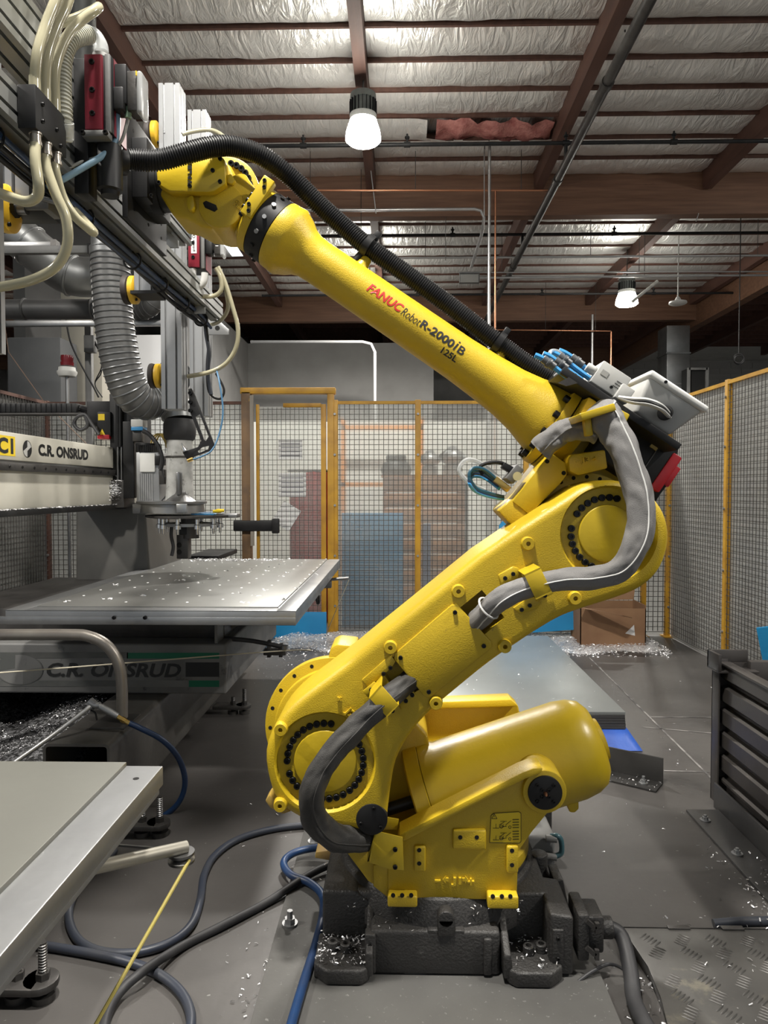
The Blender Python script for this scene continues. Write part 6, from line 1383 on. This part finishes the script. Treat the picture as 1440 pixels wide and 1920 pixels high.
# ------------------------------------------------------------------ angle iron on the floor
A = F(1085, 1452); B = F(1230, 1487); d = (B-A).normalized(); A = A - d*.25; n_ = Vector((-d.y, d.x, 0)); L = (B-A).length
ANG = M('dark_angle_iron', (.040,.039,.038), .42, .45, (.07,.068,.066), 4, .35, .7, .05, 40)
m = Matrix((d, n_, Vector((0,0,1)))).transposed()
t = thing('angle_iron', 'dark steel angle bolted to the floor behind the balancer cylinder', 'angle iron', (A+B)/2)
mk('flat_leg', G().obox((A+B)/2 + n_*.06 + Vector((0,0,.005)), L, .12, .010, m), ANG, t, .002); mk('upright_leg', G().obox((A+B)/2 + n_*.125 + Vector((0,0,.065)), L, .010, .13, m), ANG, t, .002)
for f in (.42, .88): 
    c = A.lerp(B, f) + n_*.06; mk('anchor_bolt', G().cyl(c + Vector((0,0,.01)), c + Vector((0,0,.014)), .022, n=14).lathe(c + Vector((0,0,.014)), (0,0,1), [(0,.013),(.014,.013),(.014,.008),(.03,.008)], 6), ALU, t)
chips('angle_chips', [A.lerp(B, random.random()) + n_*(.06 + random.gauss(0,.03)) + Vector((0,0,.012)) for _ in range(120)], .010, None, parent=t)
# ------------------------------------------------------------------ steel bin and its floor rail
BIN = M('bin_steel', (.055,.050,.048), .42, .55, (.10,.092,.085), 3, .35, .7, .06, 30, wear=(.16,.13,.11), wlo=.62, whi=.72, wscale=6)
bx0, by1, by0 = 1.50, 3.34, 1.2
t = thing('steel_bin', 'dark corrugated steel stacking bin at the right edge', 'bin', (bx0, 2.4, 0))
mk('post', G().box(bx0-.03, bx0-.022, by1-.07, by1, .0, .66).box(bx0-.03, bx0+.04, by1-.008, by1, .0, .66), BIN, t, .001)
mk('stacking_corner', G().box(bx0-.045, bx0-.03, by1-.10, by1+.02, .62, .70).box(bx0-.045, bx0+.14, by1+.005, by1+.02, .62, .70).box(bx0-.045, bx0+.14, by1-.10, by1+.02, .615, .625), BIN, t, .002)
z = .645; n = 5; hh = .108
for k in range(n):
    zt_ = z - k*hh
    pr = [(0, zt_), (.035, zt_-.014), (.035, zt_-.03), (.0, zt_-.044), (0, zt_-hh+.002)] if k else [(0, zt_), (0, zt_-hh+.002)]
    pr = [(0, zt_), (.0, zt_-hh*.58), (.030, zt_-hh*.80), (.030, zt_-hh*.90), (.0, zt_-hh)]
    g = G(); vs = [(bx0 + u, by1-.01, v) for u, v in pr] + [(bx0 + u, by0, v) for u, v in pr]; m_ = len(pr)
    g.add(vs, [(i, i+1, m_+i+1, m_+i) for i in range(m_-1)]); vs2 = [(x+.004, y, zz) for x, y, zz in vs]; g.add(vs2, [(i, i+1, m_+i+1, m_+i) for i in range(m_-1)])
    mk('corrugated_slat', g, BIN, t, smooth=15)
mk('top_rim', G().box(bx0-.008, bx0+.045, by0, by1-.02, .640, .652), BIN, t, .003); mk('inner_rim', G().box(bx0+.12, bx0+.9, by1-.06, by1-.02, .55, .66), BIN, t, .003)
mk('back_side', G().box(bx0, bx0+1.1, by1-.02, by1-.012, .1, .645), BIN, t); mk('bin_floor', G().box(bx0, bx0+1.1, by0, by1-.02, .095, .105), BIN, t)
mk('inner_side', G().box(bx0+1.0, bx0+1.01, by0, by1-.02, .1, .645), BIN, t)
mk('skid', G().box(bx0+.02, bx0+.10, by0, by1-.05, .0, .09), BIN, t)
t = thing('floor_rail', 'long dark steel angle rail on the floor beside the bin', 'rail', (1.3, 2.4, 0))
xa = F(1286, 1522).x; ya = F(1286, 1522).y
mk('flat_leg', G().box(xa, xa+.145, .9, ya, .001, .012), ANG, t, .002); mk('upright_leg', G().box(xa+.145, xa+.156, .9, ya+.05, .001, .115), ANG, t, .002)
for q in ((1322,1538), (1382,1601)):
    c = F(*q, .012); mk('anchor_bolt', G().cyl(c, c + Vector((0,0,.004)), .022, n=14).lathe(c + Vector((0,0,.004)), (0,0,1), [(0,.013),(.012,.013),(.012,.007),(.02,.007)], 6), ALU, t)
rng = random.Random(31)
chips('rail_chips', [(rng.gauss(xa+.11,.04), rng.gauss(2.42,.14), .016 + rng.random()*.02) for _ in range(420)] + [(rng.gauss(xa,.06), rng.gauss(2.5,.2), .008) for _ in range(160)] + [(rng.uniform(bx0+.01,bx0+.06), rng.uniform(2.2,3.2), .03) for _ in range(300)], .010, None, parent=t)
# ------------------------------------------------------------------ checker plate ramp
CHK = M('checker_plate_steel', (.060,.058,.056), .38, .5, (.10,.097,.09), 3, .35, .7, .05, 40, wear=(.22,.20,.15), wlo=.58, whi=.72, wscale=4)
zr = .05; LE = [F(1157,1742,zr), F(1185,1770,zr), F(1215,1815,zr), F(1238,1870,zr), F(1252,1925,zr), F(1262,1985,zr)]
xe = 2.2
t = thing('cable_ramp', 'checker plate cable ramp at the lower right corner', 'ramp', (1.2, 2.0, 0))
top = LE + [Vector((xe, LE[-1].y, zr)), Vector((xe, LE[0].y, zr))]
mk('deck', G().prism(top, (0,0,.005)), CHK, t, .001)
g = G()
for a, b in zip(LE, LE[1:]): g.add([a, b, b - Vector((-.012, 0, zr-.002)), a - Vector((-.012, 0, zr-.002))], [(0,1,2,3)])
mk('left_skirt', g, DSTEEL, t)
yb = LE[0].y; mk('back_slope', G().prism([Vector((LE[0].x+.02, yb, zr+.004)), Vector((xe, yb, zr+.004)), Vector((xe, yb+.075, .004)), Vector((LE[0].x+.0, yb+.075, .004))], (0,0,.004)), DSTEEL, t, .001)
for k in range(7):
    x = LE[0].x + .16 + .17*k; mk('hinge', G().box(x, x+.07, yb-.008, yb+.012, zr+.004, zr+.010), DSTEEL, t, .002)
# raised bars of the checker pattern, in crossing groups of five
import itertools
bars = []
def xl_at(y):
    for a, b in zip(LE, LE[1:]):
        if b.y <= y <= a.y: f = (a.y-y)/(a.y-b.y); return a.x + (b.x-a.x)*f
    return LE[-1].x
bar = mk('tread_bar', G().lathe((-.019,0,0), (1,0,0), [(0,.0006),(.008,.003),(.030,.003),(.038,.0006)], 6), CHK); BARM = bar.data; bpy.data.objects.remove(bar)
cand = []
for i in range(14):
    for j in range(12):
        x = .78 + .10*i; y = 1.62 + .062*j
        if x < xl_at(y) + .05 or y > yb - .03: continue
        an = 38 if (i + j) % 2 else -38
        for k in range(-2, 3):
            u = Vector((math.cos(R(an+90)), math.sin(R(an+90)), 0))*.0125*k; cand.append((x + u.x, y + u.y, an))
def vis(c): 
    return -(abs(c[0]-.95) + abs(c[1]-2.1))
cand.sort(key=vis, reverse=True)
for x, y, an in cand[:295]:
    o = bpy.data.objects.new('tread_bar', BARM); C.objects.link(o); o.parent = t; o.location = Vector((x, y, zr+.005)) - t.location; o.rotation_euler = (0, 0, R(an))
g = G()
for x, y, an in cand[295:]:
    m = Matrix.Rotation(R(an), 3, 'Z'); b0 = len(g.v)
    q = G().lathe((-.019,0,0), (1,0,0), [(0,.0006),(.008,.003),(.030,.003),(.038,.0006)], 6); g.add([m @ v + Vector((x, y, zr+.005)) for v in q.v], q.f)
if g.v: o = mk('far_tread_bars', g, CHK, t); o['kind'] = 'stuff'
chips('ramp_chips', [(rng.uniform(.85,1.4), rng.uniform(1.8,2.3), zr+.01) for _ in range(60)], .010, None, parent=t)
t2 = chips('cable_chips', [(rng.gauss(.80,.04), rng.gauss(1.95,.12), .012) for _ in range(260)], .011, 'thick scatter of chips between the base cable and the checker plate')
o = mk('thin_cable', G().tube([F(1085,1840,.01), F(1110,1822,.03), F(1140,1808,.04), F(1165,1815,.03), F(1185,1835,.02), F(1200,1870,.01)], .005, 8, 6), RUB); tag(o, 'thin black cable beside the base connector', 'cable')
